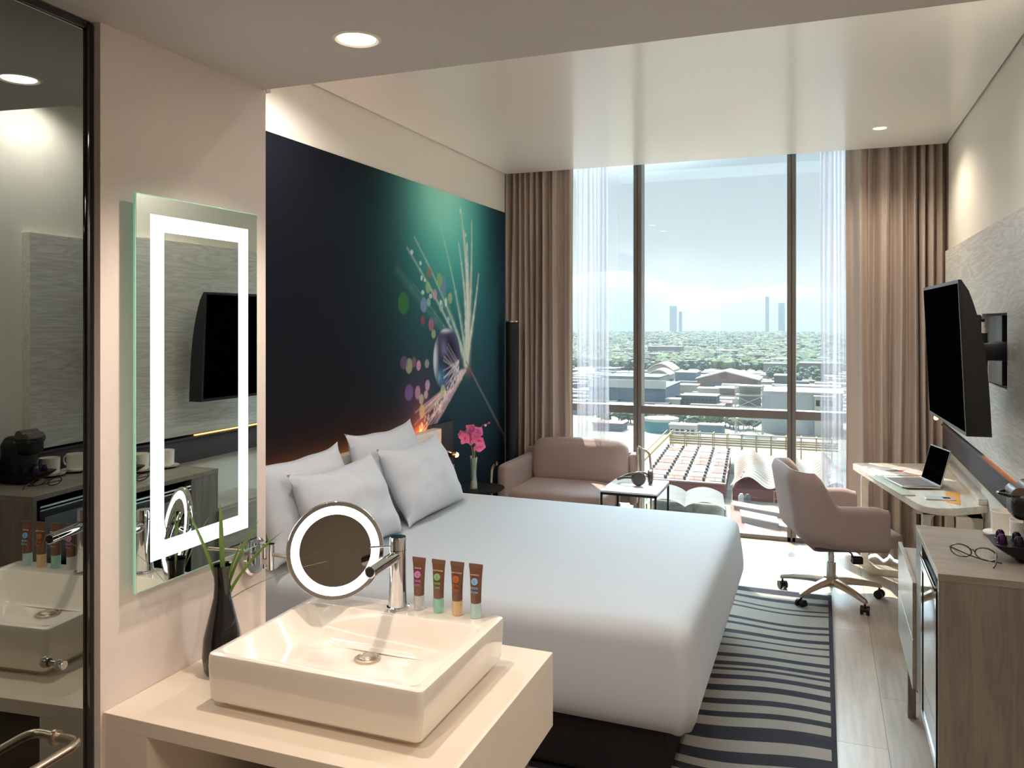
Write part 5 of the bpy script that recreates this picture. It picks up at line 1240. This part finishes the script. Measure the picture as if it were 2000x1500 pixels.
# trees
def crown(bm, c, r, h, rg, sub=2):
    g = bmesh.ops.create_icosphere(bm, subdivisions=sub, radius=1.0); o_ = rg.uniform(0, 50)
    for v in g['verts']:
        k_ = 1 + 0.42 * mnoise.noise(v.co * 1.9 + Vector((o_, 0, 0))) + (0.2 * mnoise.noise(v.co * 5 + Vector((0, o_, 0))) if sub > 2 else 0); v.co = Vector(c) + Vector((v.co.x * r * k_, v.co.y * r * k_, v.co.z * h * k_))
T_ = [cm('leaf_a', '#8c9c70', var=0.5, vscale=0.9), cm('leaf_b', '#64786a', var=0.5, vscale=0.9), cm('leaf_c', '#728672', var=0.5, vscale=0.9)]
M_bark = cm('bark', '#5a4c40')
rg = random.Random(11)
def tree(x, y, h, m_, label, group):
    t = thing('tree', label, 'tree', (x, y, GZ), group=group)
    obj('trunk', CY((x, y, GZ), (x, y, GZ + h * .45), h * .035, n=6), M_bark, t)
    bm = NB()
    for k_ in range(3): crown(bm, (x + rg.uniform(-.22, .22) * h, y + rg.uniform(-.2, .2) * h, GZ + h * (.5 + .14 * k_)), h * (.36 - .05 * k_), h * .24, rg, 3)
    obj('crown', bm, m_, t)
for i in range(34):
    x = -118 + i * 2.55 + rg.uniform(-.6, .6)
    g_ = ('left of the left mullion', 'behind the teal tank and small white building', 'left of the scaffold tower', 'behind the scaffold tower and white block')[0 if x < -97 else 1 if x < -62 else 2 if x < -42 else 3]
    tree(x, 446 + rg.uniform(-4, 14) + (8 if -92 < x < -66 else 0), rg.uniform(6.5, 10), T_[i % 2 * 2], 'green tree in the dense row ' + g_, 'trees ' + g_)
for i in range(14):
    tree(-50 + i * 4.2 + rg.uniform(-1, 1), 860 + rg.uniform(-70, 60), rg.uniform(9, 14), T_[1], 'tree between the warehouses at the right', 'trees between the warehouses')
for i in range(10):
    tree(-205 + i * 9 + rg.uniform(-2, 2), 900 + rg.uniform(0, 50), rg.uniform(10, 15), T_[1], 'tree behind the vaulted halls', 'trees behind the vaulted halls')
def scatter(name, N, ys, hs, mats, label, cat, boxes=False, seed=1):
    rg = random.Random(seed); V = []; F = []; MI = []
    tb = NB(); bmesh.ops.create_icosphere(tb, subdivisions=1, radius=1.0); bv = [v.co.copy() for v in tb.verts]; bf = [[v.index for v in f.verts] for f in tb.faces]; tb.free()
    for i in range(N):
        s = rg.random(); y = ys[0] * (ys[1] / ys[0]) ** s; x = y * rg.uniform(-0.31, 0.05); b0 = len(V); q = rg.randrange(len(mats))
        if boxes:
            a, b, h = rg.uniform(8, 26), rg.uniform(8, 16), rg.uniform(*hs)
            for dz in (0, h):
                for px, py in ((-a, -b), (a, -b), (a, b), (-a, b)): V.append((x + px / 2, y + py / 2, GZ + dz))
            for f in ((0, 1, 5, 4), (1, 2, 6, 5), (2, 3, 7, 6), (3, 0, 4, 7), (4, 5, 6, 7)): F.append([b0 + k_ for k_ in f]); MI.append(q)
        else:
            h = rg.uniform(*hs); r = h * rg.uniform(.42, .7); sd = rg.uniform(0, 99)
            for v in bv:
                k_ = 1 + .35 * mnoise.noise(v * 2 + Vector((sd, 0, 0))); V.append((x + v.x * r * k_, y + v.y * r * k_, GZ + h * .5 + v.z * h * .5 * k_))
            for f in bf: F.append([b0 + k_ for k_ in f]); MI.append(q)
    me = bpy.data.meshes.new(name); me.from_pydata([(a, b, c - GZ) for a, b, c in V], [], F)
    for m_ in mats: me.materials.append(m_)
    me.polygons.foreach_set('material_index', MI)
    o = bpy.data.objects.new(name, me); COL.objects.link(o); o.location = (0, 0, GZ); tag(o, label, cat, kind='stuff')
scatter('distant_trees', 5200, (980, 4300), (6, 14), [T_[1], T_[2], T_[0]], 'hazy green mass of trees stretching to the horizon', 'trees', seed=4)
scatter('distant_houses', 900, (1000, 4300), (5, 12), [C_white, C_cream, C_grey, C_pink, C_dgrey], 'tiny pale houses scattered between the distant trees', 'houses', True, 5)
scatter('street_clutter', 260, (480, 960), (2.2, 4.5), [C_white, C_grey, C_dgrey, C_cream, C_blue], 'jumble of small sheds and vans between the factory buildings', 'sheds', True, 8)
# mountains
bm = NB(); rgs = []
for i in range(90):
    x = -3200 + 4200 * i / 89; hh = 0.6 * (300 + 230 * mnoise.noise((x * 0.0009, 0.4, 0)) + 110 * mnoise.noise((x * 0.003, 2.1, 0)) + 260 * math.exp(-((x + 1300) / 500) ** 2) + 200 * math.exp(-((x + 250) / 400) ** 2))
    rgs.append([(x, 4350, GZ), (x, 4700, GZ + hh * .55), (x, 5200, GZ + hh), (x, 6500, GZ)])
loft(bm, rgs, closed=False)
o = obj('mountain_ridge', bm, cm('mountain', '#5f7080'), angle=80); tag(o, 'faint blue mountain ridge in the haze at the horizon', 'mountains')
# haze over the city
hm = bpy.data.materials.new('haze'); hm.use_nodes = True; n = hm.node_tree.nodes; n.clear(); o_ = n.new('ShaderNodeOutputMaterial'); v_ = n.new('ShaderNodeVolumeScatter')
v_.inputs['Color'].default_value = (0.105, 0.125, 0.136, 1); v_.inputs['Density'].default_value = HAZE; v_.inputs['Anisotropy'].default_value = 0.0
hm.node_tree.links.new(v_.outputs[0], o_.inputs['Volume'])
o = obj('haze', BX(-8500, 8500, 60, 13500, GZ + 0.5, 240), hm, smooth=False); tag(o, 'thin pale haze lying over the distant city', 'haze', kind='stuff')
